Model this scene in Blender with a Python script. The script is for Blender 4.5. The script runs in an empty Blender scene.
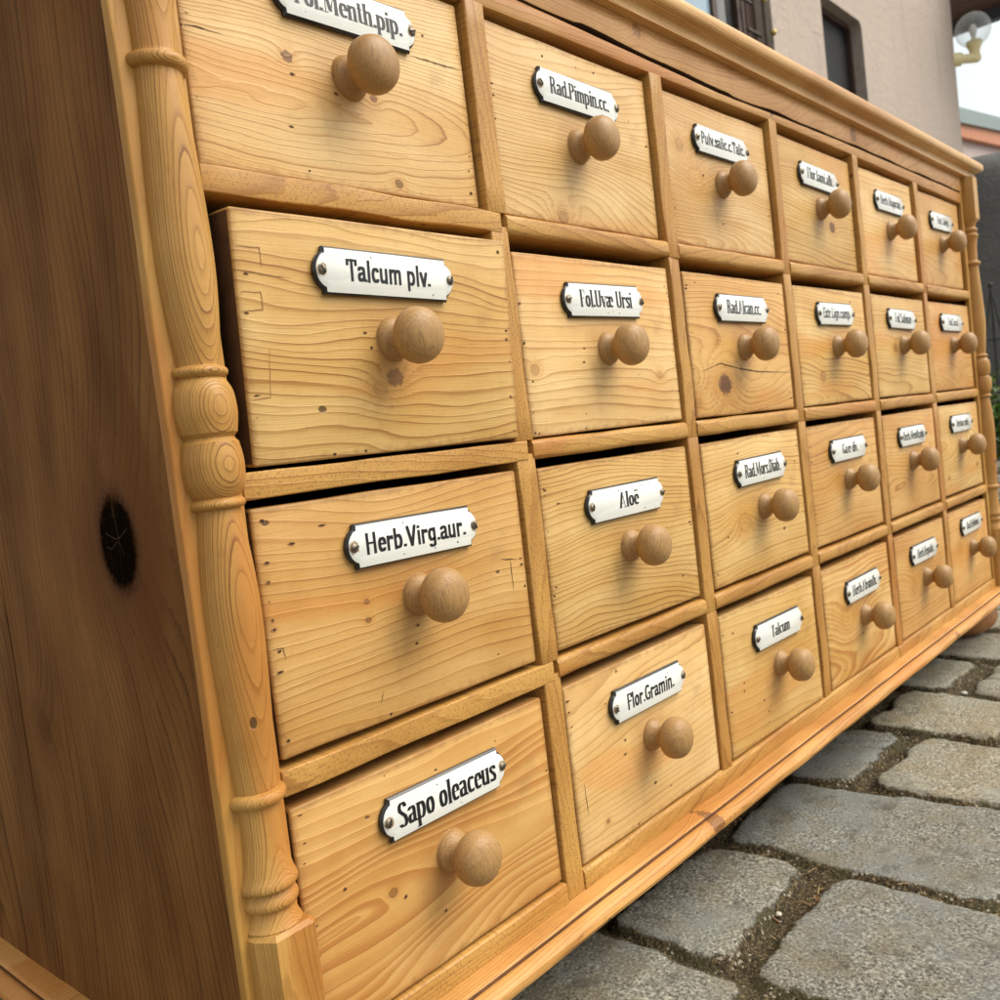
import bpy, bmesh, math, random
import numpy as np
from mathutils import Vector, noise as mnoise
R = math.radians
scene = bpy.context.scene
C = scene.collection

# ------------------------------------------------------------------ camera
cam = bpy.data.cameras.new('camera'); co = bpy.data.objects.new('camera', cam); C.objects.link(co)
co.location = (-.2273169, -.3575978, .0055780)
co.rotation_euler = (1.51178887, .1180477, -.84392838)
cam.sensor_fit = 'HORIZONTAL'; cam.sensor_width = 36; cam.lens = 36 * .91812
cam.clip_start = .01; cam.clip_end = 500
cam.dof.use_dof = True; cam.dof.focus_distance = .50; cam.dof.aperture_fstop = 20
scene.camera = co

# ------------------------------------------------------------------ sky and sun
SUN_EL, SUN_AZ = 50, 38            # degrees; azimuth measured from -y towards +x
world = bpy.data.worlds.new('World'); scene.world = world; world.use_nodes = True
wt = world.node_tree; wt.nodes.clear()
wo = wt.nodes.new('ShaderNodeOutputWorld'); bg = wt.nodes.new('ShaderNodeBackground'); sky = wt.nodes.new('ShaderNodeTexSky')
sky.sky_type = 'NISHITA'; sky.sun_disc = False; sky.sun_elevation = R(SUN_EL); sky.sun_rotation = R(180 - SUN_AZ)
sky.air_density = 1.0; sky.dust_density = 3.0; sky.ozone_density = 1.0
hsv = wt.nodes.new('ShaderNodeHueSaturation'); hsv.inputs['Saturation'].default_value = .15
wt.links.new(sky.outputs[0], hsv.inputs['Color'])
tc = wt.nodes.new('ShaderNodeTexCoord'); cn = wt.nodes.new('ShaderNodeTexNoise')
cn.inputs['Scale'].default_value = 3.2; cn.inputs['Detail'].default_value = 6; cn.inputs['Roughness'].default_value = .55
wt.links.new(tc.outputs['Generated'], cn.inputs['Vector'])
cr = wt.nodes.new('ShaderNodeValToRGB'); cr.color_ramp.elements[0].position = .36; cr.color_ramp.elements[1].position = .6
cr.color_ramp.elements[0].color = (0, 0, 0, 1); cr.color_ramp.elements[1].color = (1, 1, 1, 1)
wt.links.new(cn.outputs['Fac'], cr.inputs[0])
mx = wt.nodes.new('ShaderNodeMix'); mx.data_type = 'RGBA'; mx.inputs['B'].default_value = (6.2, 6.75, 6.75, 1)
mm = wt.nodes.new('ShaderNodeMath'); mm.operation = 'MULTIPLY'; mm.inputs[1].default_value = .8
wt.links.new(cr.outputs[0], mm.inputs[0]); wt.links.new(mm.outputs[0], mx.inputs['Factor'])
wt.links.new(hsv.outputs[0], mx.inputs['A']); wt.links.new(mx.outputs['Result'], bg.inputs['Color'])
bg.inputs['Strength'].default_value = .10
wt.links.new(bg.outputs[0], wo.inputs[0])
sun = bpy.data.lights.new('sun', 'SUN'); so = bpy.data.objects.new('sun', sun); C.objects.link(so)
sun.energy = 2.2; sun.angle = R(50); sun.color = (1, .925, .81)
d = Vector((math.sin(R(SUN_AZ)) * math.cos(R(SUN_EL)), -math.cos(R(SUN_AZ)) * math.cos(R(SUN_EL)), math.sin(R(SUN_EL))))
so.rotation_euler = d.to_track_quat('Z', 'Y').to_euler()
so.location = (2, -3, 4)
vs = scene.view_settings
vs.view_transform = 'Standard'; vs.look = 'None'; vs.gamma = 1; vs.exposure = 0.80

# ------------------------------------------------------------------ node helper
class NT:
    def __init__(s, name):
        s.m = bpy.data.materials.new(name); s.m.use_nodes = True; s.t = s.m.node_tree; s.t.nodes.clear()
        s.out = s.t.nodes.new('ShaderNodeOutputMaterial'); s.p = s.t.nodes.new('ShaderNodeBsdfPrincipled')
        s.t.links.new(s.p.outputs[0], s.out.inputs[0])
    def L(s, a, b):
        if isinstance(a, (int, float)): b.default_value = a
        elif isinstance(a, (tuple, list)):
            b.default_value = tuple(a) + ((1,) if len(a) == 3 and b.type == 'RGBA' else ())
        else: s.t.links.new(a, b)
    def math(s, op, a, b=0., c=0., clamp=False):
        n = s.t.nodes.new('ShaderNodeMath'); n.operation = op; n.use_clamp = clamp
        s.L(a, n.inputs[0]); s.L(b, n.inputs[1]); s.L(c, n.inputs[2]); return n.outputs[0]
    def coord(s, k='Object'): return s.t.nodes.new('ShaderNodeTexCoord').outputs[k]
    def sep(s, v):
        n = s.t.nodes.new('ShaderNodeSeparateXYZ'); s.L(v, n.inputs[0]); return n.outputs[0], n.outputs[1], n.outputs[2]
    def comb(s, x, y, z):
        n = s.t.nodes.new('ShaderNodeCombineXYZ'); s.L(x, n.inputs[0]); s.L(y, n.inputs[1]); s.L(z, n.inputs[2]); return n.outputs[0]
    def noise(s, v, scale=1., detail=2., rough=.5, dist=0., col=False):
        n = s.t.nodes.new('ShaderNodeTexNoise'); s.L(v, n.inputs['Vector'])
        n.inputs['Scale'].default_value = scale; n.inputs['Detail'].default_value = detail
        n.inputs['Roughness'].default_value = rough; n.inputs['Distortion'].default_value = dist
        return n.outputs['Color' if col else 'Fac']
    def vor(s, v, scale, feat='F1', rnd=1., out='Distance'):
        n = s.t.nodes.new('ShaderNodeTexVoronoi'); n.feature = feat; s.L(v, n.inputs['Vector'])
        n.inputs['Scale'].default_value = scale; n.inputs['Randomness'].default_value = rnd
        return n.outputs[out]
    def ramp(s, f, els, interp='LINEAR'):
        n = s.t.nodes.new('ShaderNodeValToRGB'); r = n.color_ramp; r.interpolation = interp
        while len(r.elements) < len(els): r.elements.new(1)
        for e, (p, c) in zip(r.elements, els):
            e.position = p; e.color = (c, c, c, 1) if isinstance(c, (int, float)) else tuple(c) + (1,)
        s.L(f, n.inputs[0]); return n.outputs[0]
    def mix(s, f, a, b, mode='MIX'):
        n = s.t.nodes.new('ShaderNodeMix'); n.data_type = 'RGBA'; n.blend_type = mode
        s.L(f, n.inputs['Factor']); s.L(a, n.inputs['A']); s.L(b, n.inputs['B']); return n.outputs['Result']
    def sstep(s, x, a, b):
        n = s.t.nodes.new('ShaderNodeMapRange'); n.interpolation_type = 'SMOOTHSTEP'
        s.L(x, n.inputs[0]); n.inputs[1].default_value = a; n.inputs[2].default_value = b; return n.outputs[0]
    def bump(s, h, strength, dist, nrm=None):
        n = s.t.nodes.new('ShaderNodeBump'); n.inputs['Strength'].default_value = strength
        n.inputs['Distance'].default_value = dist; s.L(h, n.inputs['Height'])
        if nrm is not None: s.L(nrm, n.inputs['Normal'])
        return n.outputs[0]
    def attr(s, name):
        n = s.t.nodes.new('ShaderNodeAttribute'); n.attribute_name = name; return n.outputs['Fac']
    def fin(s, col, rough=.5, nrm=None, spec=.5, **kw):
        s.L(col, s.p.inputs['Base Color']); s.L(rough, s.p.inputs['Roughness'])
        s.p.inputs['Specular IOR Level'].default_value = spec
        if nrm is not None: s.L(nrm, s.p.inputs['Normal'])
        for k, v in kw.items(): s.p.inputs[k.replace('_', ' ')].default_value = v
        return s.m

LIGHT = (.70, .455, .185); MID = (.585, .325, .102); LATE = (.34, .145, .035)
def wood(name, axis='X', pith=(.0, .03), tilt=.1, ringw=.0042, knots=(), light=LIGHT, mid=MID, late=LATE,
         warp=.016, rand=0., rough=.46, fine=.0016, spark=.55, line=1.0, coat=.12, seed=0., spots=True, bumpk=1.0, saw=False, edge=None, wdet=1.3, kj=1.1, fat=False, hand=None, spec=.3, lo=.12, kcol=((.20, .082, .024), (.085, .032, .011))):
    """solid pine: growth rings round a wandering pith that runs along `axis`, bent round knots"""
    n = NT(name); P = n.coord()
    x, y, z = n.sep(P)
    if axis == 'X': u, v, w = x, z, y
    elif axis == 'Z': u, v, w = z, x, y
    elif axis == 'ZY': u, v, w = z, y, x      # board whose width runs along y
    else: u, v, w = y, z, x
    if rand:
        oi = n.t.nodes.new('ShaderNodeObjectInfo'); rr = oi.outputs['Random']
        u = n.math('ADD', u, n.math('MULTIPLY', rr, 7.3)); v = n.math('ADD', v, n.math('MULTIPLY', n.math('SUBTRACT', rr, .5), rand))
    us = n.math('ADD', u, seed)
    q = n.comb(n.math('MULTIPLY', us, 5.), n.math('MULTIPLY', v, 15.), n.math('MULTIPLY', w, 15.))
    nc = n.t.nodes.new('ShaderNodeSeparateColor'); n.L(n.noise(q, 1., wdet, .5, 0, True), nc.inputs[0])
    vv = n.math('ADD', n.math('SUBTRACT', v, pith[0]), n.math('MULTIPLY', n.math('SUBTRACT', nc.outputs[0], .5), warp * 2))
    um = n.math('ADD', us, 0) if not rand else n.math('SUBTRACT', n.math('FRACT', us), .5)
    ww = n.math('ADD', n.math('SUBTRACT', n.math('SUBTRACT', w, pith[1]), n.math('MULTIPLY', n.math('SUBTRACT', um, seed), tilt)),
                n.math('MULTIPLY', n.math('SUBTRACT', nc.outputs[1], .5), warp * 2.2))
    r = n.math('SQRT', n.math('ADD', n.math('MULTIPLY', vv, vv), n.math('MULTIPLY', ww, ww)))
    q2 = n.comb(n.math('MULTIPLY', us, 40.), n.math('MULTIPLY', v, 130.), n.math('MULTIPLY', w, 130.))
    r = n.math('ADD', r, n.math('MULTIPLY', n.math('SUBTRACT', n.noise(q2, 1., 2.), .5), fine))
    kmask = 0.; kring = 0.; halo = 0.
    for (ku, kv, kr, amp, dark) in knots:
        du = n.math('MULTIPLY', n.math('SUBTRACT', u, ku), .8); dv = n.math('SUBTRACT', v, kv)
        dd = n.math('SQRT', n.math('ADD', n.math('MULTIPLY', du, du), n.math('MULTIPLY', dv, dv)))
        dd = n.math('ADD', dd, n.math('MULTIPLY', n.math('ADD', n.math('SUBTRACT', nc.outputs[2], .5), n.math('SUBTRACT', n.noise(P, 420., 2.), .5)), kr * kj))
        e = n.math('POWER', 2.718, n.math('MULTIPLY', n.math('POWER', n.math('DIVIDE', dd, kr * 2.4), 1.5), -1.))
        r = n.math('ADD', r, n.math('MULTIPLY', e, amp * kr * 2.2))
        mk = n.math('MULTIPLY', n.math('SUBTRACT', 1., n.sstep(dd, kr * .75, kr * 1.05)), dark)
        kmask = n.math('MAXIMUM', kmask, mk)
        rim = n.math('MULTIPLY', n.math('SUBTRACT', 1., n.math('ABSOLUTE', n.math('DIVIDE', n.math('SUBTRACT', dd, kr * .95), kr * .22)), clamp=True), min(1, dark + .2))
        kring = n.math('MAXIMUM', kring, rim)
        halo = n.math('MAXIMUM', halo, n.math('MULTIPLY', n.math('SUBTRACT', 1., n.sstep(dd, kr, kr * 3.2)), .5))
    ph = n.math('DIVIDE', r, ringw * .80)
    # uneven years: slow stretch of the ring count
    ph = n.math('ADD', ph, n.math('MULTIPLY', n.noise(n.comb(n.math('MULTIPLY', ph, .35), n.math('MULTIPLY', us, .8), 0.), 1., 1.), 2.4))
    fr = n.math('FRACT', ph)
    yr = n.t.nodes.new('ShaderNodeTexWhiteNoise'); yr.noise_dimensions = '1D'; n.L(n.math('FLOOR', ph), yr.inputs['W'])
    prof = n.ramp(fr, [(0, 0.), (.5, .06), (.74, .30), (.90, 1.), (.955, .9), (1, 0.)])
    if fat: prof = n.ramp(fr, [(0, 0.), (.25, .08), (.45, .55), (.80, .95), (.93, 1.), (1, 0.)])
    yv = n.math('ADD', .35, n.math('MULTIPLY', yr.outputs['Value'], .65))
    patchn = n.noise(n.comb(n.math('MULTIPLY', us, 7.), n.math('MULTIPLY', v, 26.), n.math('MULTIPLY', w, 26.)), 1., 2.)
    lm = n.math('MULTIPLY', n.math('MULTIPLY', prof, yv), n.math('MAXIMUM', lo, n.math('MULTIPLY', n.math('SUBTRACT', patchn, .22), 2.1)))
    lm = n.math('MULTIPLY', lm, line, clamp=True)
    base = n.mix(n.ramp(patchn, [(.35, 0.), (.68, 1.)]), light, mid)
    base = n.mix(n.math('MULTIPLY', n.ramp(fr, [(0, 0.), (.6, .3), (.9, 1.), (1, 0.)]), n.math('MULTIPLY', yv, .55)), base, mid)
    colr = n.mix(lm, base, late)
    # resin-rich / reddish heart areas
    hn = n.noise(n.comb(n.math('MULTIPLY', us, 4.), n.math('MULTIPLY', vv, 20.), n.math('MULTIPLY', ww, 20.)), 1., 1.5)
    hcol = (mid[0] * 1.02, mid[1] * .83, mid[2] * .72)
    colr = n.mix(n.math('MULTIPLY', n.sstep(hn, .58, .66), .6), colr, hcol, 'MIX')
    if knots:
        colr = n.mix(halo, colr, (mid[0] * .92, mid[1] * .8, mid[2] * .7))
        kc = n.mix(n.ramp(n.math('FRACT', n.math('MULTIPLY', r, 900.)), [(0, 0.), (.5, 1.), (1, 0.)]), kcol[0], kcol[1])
        colr = n.mix(kmask, colr, kc)
        colr = n.mix(n.math('MULTIPLY', kring, .75), colr, (.09, .036, .014))
    # fibres, pores and dust
    fb = n.noise(n.comb(n.math('MULTIPLY', us, 28.), n.math('MULTIPLY', v, 1300.), n.math('MULTIPLY', w, 1300.)), 1., 2., .6)
    colr = n.mix(n.math('MULTIPLY', n.sstep(fb, .52, .75), .28), colr, (late[0] * 1.2, late[1] * 1.2, late[2] * 1.3))
    fb2 = n.noise(P, 260., 3., .6)
    colr = n.mix(n.math('MULTIPLY', n.sstep(fb2, .5, .8), .16), colr, (late[0], late[1], late[2]))
    if saw:
        sw = n.noise(n.comb(n.math('MULTIPLY', us, 900.), n.math('MULTIPLY', v, 500.), 0.), 1., 1.5)
        colr = n.mix(n.math('MULTIPLY', n.sstep(sw, .53, .64), .55), colr, (.24, .11, .035))
    # ingrained dirt blotches
    dn = n.noise(P, 24., 4., .65)
    colr = n.mix(n.math('MULTIPLY', n.sstep(dn, .56, .78), .30), colr, (.24, .12, .045))
    vn = n.noise(P, 11., 3., .6)
    colr = n.mix(1., colr, n.ramp(vn, [(.3, (.86, .80, .70)), (.5, (1., 1., 1.)), (.7, (1.06, 1.07, 1.10))]), 'MULTIPLY')
    if hand:
        hx_, hz_ = n.math('SUBTRACT', x, hand[0]), n.math('SUBTRACT', z, hand[1])
        hd = n.math('ADD', n.math('SQRT', n.math('ADD', n.math('MULTIPLY', hx_, hx_), n.math('MULTIPLY', hz_, hz_))), n.math('MULTIPLY', n.math('SUBTRACT', n.noise(P, 70., 3.), .5), .022))
        colr = n.mix(n.math('MULTIPLY', n.math('SUBTRACT', 1., n.sstep(hd, .010, .030)), .26), colr, (.30, .14, .045))
    if edge:
        ex = n.math('MAXIMUM', n.math('SUBTRACT', n.math('ABSOLUTE', x), edge[0]), n.math('SUBTRACT', n.math('ABSOLUTE', z), edge[1]))
        ex = n.math('ADD', ex, n.math('MULTIPLY', n.math('SUBTRACT', n.noise(P, 130., 4., .65), .5), .009))
        colr = n.mix(n.math('MULTIPLY', n.sstep(ex, -.0045, .0005), .50), colr, (.22, .095, .028))
    h = n.math('ADD', n.math('MULTIPLY', prof, .5 * bumpk), n.math('MULTIPLY', fb, .5 * bumpk))
    if spots:
        sc_ = n.comb(n.math('MULTIPLY', us, 40.), n.math('MULTIPLY', v, 62.), n.math('MULTIPLY', w, 62.))
        vd = n.t.nodes.new('ShaderNodeTexVoronoi'); n.L(sc_, vd.inputs['Vector']); vd.inputs['Scale'].default_value = 1.
        vs_ = n.t.nodes.new('ShaderNodeSeparateColor'); n.L(vd.outputs['Color'], vs_.inputs[0])
        sz = n.math('MULTIPLY', n.sstep(vs_.outputs[0], 1 - .2 * spark, 1.), .11)
        sm = n.math('SUBTRACT', 1., n.sstep(n.math('SUBTRACT', n.math('ADD', vd.outputs['Distance'], n.math('MULTIPLY', fb2, .05)), sz), 0., .035))
        sm = n.math('MULTIPLY', sm, n.math('GREATER_THAN', vs_.outputs[0], 1 - .2 * spark))
        colr = n.mix(n.math('MULTIPLY', sm, .85), colr, (.07, .032, .013)); h = n.math('SUBTRACT', h, n.math('MULTIPLY', sm, 2.))
    rg = n.math('ADD', rough, n.math('MULTIPLY', n.math('SUBTRACT', dn, .5), .3))
    m = n.fin(colr, rg, n.bump(h, .55, .0005), spec)
    if knots and spec < .2: n.L(n.math('MULTIPLY', n.math('SUBTRACT', 1., kmask), spec), n.p.inputs['Specular IOR Level'])
    n.p.inputs['Coat Weight'].default_value = coat * .4; n.p.inputs['Coat Roughness'].default_value = .32
    return m

def simple(name, col, rough=.6, metal=0., spec=.4, nscale=40., var=.15, bump=0.):
    n = NT(name); f = n.noise(n.coord(), nscale, 4.)
    c = n.mix(f, tuple(a * (1 - var) for a in col), tuple(min(1, a * (1 + var)) for a in col))
    n.fin(c, rough, n.bump(f, .5, bump) if bump else None, spec); n.p.inputs['Metallic'].default_value = metal
    return n.m

# ------------------------------------------------------------------ mesh helpers
WL = {}
def link(name, me, parent=None, loc=(0, 0, 0), rot=None, local=False):
    o = bpy.data.objects.new(name, me); C.objects.link(o)
    loc = Vector(loc)
    if parent is not None:
        o.parent = parent; o.location = loc if local else loc - WL[parent.name]
        WL[o.name] = loc if not local else WL[parent.name] + loc
    else:
        o.location = loc; WL[o.name] = loc
    if rot: o.rotation_euler = rot
    return o
def tomesh(bm, name, mats, smooth=35):
    bmesh.ops.recalc_face_normals(bm, faces=bm.faces)
    me = bpy.data.meshes.new(name); bm.to_mesh(me); bm.free()
    for m in mats: me.materials.append(m)
    if smooth:
        me.shade_smooth(); me.set_sharp_from_angle(angle=R(smooth))
    return me
def part(name, bm, mats, parent, loc=(0, 0, 0), smooth=35, **kw):
    if not isinstance(mats, (list, tuple)): mats = [mats]
    return link(name, tomesh(bm, name, mats, smooth), parent, loc, **kw)
def tag(o, label=None, cat=None, group=None, kind=None):
    if label: o['label'] = label
    if cat: o['category'] = cat
    if group: o['group'] = group
    if kind: o['kind'] = kind
    return o
def thing(name, label, cat, loc, group=None):
    o = bpy.data.objects.new(name, None); C.objects.link(o); o.location = loc; o.empty_display_size = .05
    WL[o.name] = Vector(loc); return tag(o, label, cat, group)

def loft(bm, axis, a0, a1, b0, b1, c0, c1, r=.0015, n=8, jit=0., seed=0, mat=0, cseg=3, rend=None):
    """a board: rounded section in (b,c) run along `axis` from a0 to a1, with eased ends and a slight hand-made wobble"""
    if rend is None: rend = r
    st = [(a0, rend), (a0 + rend * .3, rend * .35), (a0 + rend, 0)]
    for i in range(1, n): st.append((a0 + (a1 - a0) * i / n, 0))
    st += [(a1 - rend, 0), (a1 - rend * .3, rend * .35), (a1, rend)]
    st = sorted(st)
    rings = []
    for a, ins in st:
        ring = []
        B0, B1, C0, C1 = b0 + ins, b1 - ins, c0 + ins, c1 - ins
        rr = max(r - ins * .5, .0002)
        for (cx, cy, s) in ((B1 - rr, C1 - rr, 0), (B0 + rr, C1 - rr, 90), (B0 + rr, C0 + rr, 180), (B1 - rr, C0 + rr, 270)):
            for k in range(cseg + 1):
                t = R(s + 90 * k / cseg); b = cx + rr * math.cos(t); c = cy + rr * math.sin(t)
                if jit:
                    b += jit * mnoise.noise(Vector((a * 22, cx * 40 + seed, cy * 40)))
                    c += jit * mnoise.noise(Vector((a * 22, cx * 40, cy * 40 + seed + 9)))
                co_ = {'X': (a, b, c), 'Z': (b, c, a), 'Y': (b, a, c)}[axis]
                ring.append(bm.verts.new(co_))
        rings.append(ring)
    m = len(rings[0])
    for i in range(len(rings) - 1):
        for k in range(m):
            f = bm.faces.new((rings[i][k], rings[i][(k + 1) % m], rings[i + 1][(k + 1) % m], rings[i + 1][k])); f.material_index = mat
    bm.faces.new(rings[0]).material_index = mat; bm.faces.new(rings[-1][::-1]).material_index = mat
    return bm
def lathe(bm, prof, seg=48, axis='Z', cx=0, cy=0, mat=0, a0=0, a1=360, jit=0.):
    """prof: list of (r, h)"""
    rings = []
    for r, h in prof:
        ring = []
        for k in range(seg):
            t = R(a0 + (a1 - a0) * k / seg); x, y = cx + r * math.cos(t), cy + r * math.sin(t)
            if axis == 'Z': p = (x, y, h)
            else: p = (x, -h, y)          # turned piece pointing to -y
            ring.append(bm.verts.new(p))
        rings.append(ring)
    for i in range(len(rings) - 1):
        for k in range(seg):
            f = bm.faces.new((rings[i][k], rings[i][(k + 1) % seg], rings[i + 1][(k + 1) % seg], rings[i + 1][k])); f.material_index = mat
    for rg in (rings[0], rings[-1]):
        if len(rg) > 2: bm.faces.new(rg).material_index = mat
    return bm
def spline(pts, n=6):
    """Catmull-Rom through the points"""
    out = []
    P = [pts[0]] + list(pts) + [pts[-1]]
    for i in range(1, len(P) - 2):
        for k in range(n):
            t = k / n; a, b, c, d_ = (np.array(P[i + j], float) for j in (-1, 0, 1, 2))
            out.append(tuple(.5 * ((2 * b) + (-a + c) * t + (2 * a - 5 * b + 4 * c - d_) * t * t + (-a + 3 * b - 3 * c + d_) * t ** 3)))
    out.append(tuple(pts[-1])); return out
def extrude_profile(bm, prof, path, mat=0, close=True):
    """prof (out, z) swept along path [(x,y,nx,ny)] with mitred outward direction"""
    rings = [[bm.verts.new((x + nx * o, y + ny * o, z)) for o, z in prof] for x, y, nx, ny in path]
    for i in range(len(rings) - 1):
        for k in range(len(prof) - 1):
            bm.faces.new((rings[i][k], rings[i][k + 1], rings[i + 1][k + 1], rings[i + 1][k])).material_index = mat
    return bm
def tube(bm, pts, r, seg=8, mat=0, taper=1.):
    rings = []
    for i, p in enumerate(pts):
        p = Vector(p); a = Vector(pts[max(0, i - 1)]); b = Vector(pts[min(len(pts) - 1, i + 1)])
        t = (b - a).normalized(); s = t.orthogonal().normalized() if i == 0 else (s - t * s.dot(t)).normalized(); q = t.cross(s)
        rr = r * (1 + (taper - 1) * i / max(1, len(pts) - 1))
        rings.append([bm.verts.new(p + (s * math.cos(2 * math.pi * k / seg) + q * math.sin(2 * math.pi * k / seg)) * rr) for k in range(seg)])
    for i in range(len(rings) - 1):
        for k in range(seg):
            bm.faces.new((rings[i][k], rings[i][(k + 1) % seg], rings[i + 1][(k + 1) % seg], rings[i + 1][k])).material_index = mat
    bm.faces.new(rings[0]).material_index = mat; bm.faces.new(rings[-1]).material_index = mat
    return bm
def box(bm, x0, x1, y0, y1, z0, z1, mat=0):
    v = [bm.verts.new((x, y, z)) for z in (z0, z1) for y in (y0, y1) for x in (x0, x1)]
    for q in ((0, 1, 3, 2), (4, 6, 7, 5), (0, 4, 5, 1), (1, 5, 7, 3), (3, 7, 6, 2), (2, 6, 4, 0)):
        bm.faces.new([v[i] for i in q]).material_index = mat
    return bm

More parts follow.
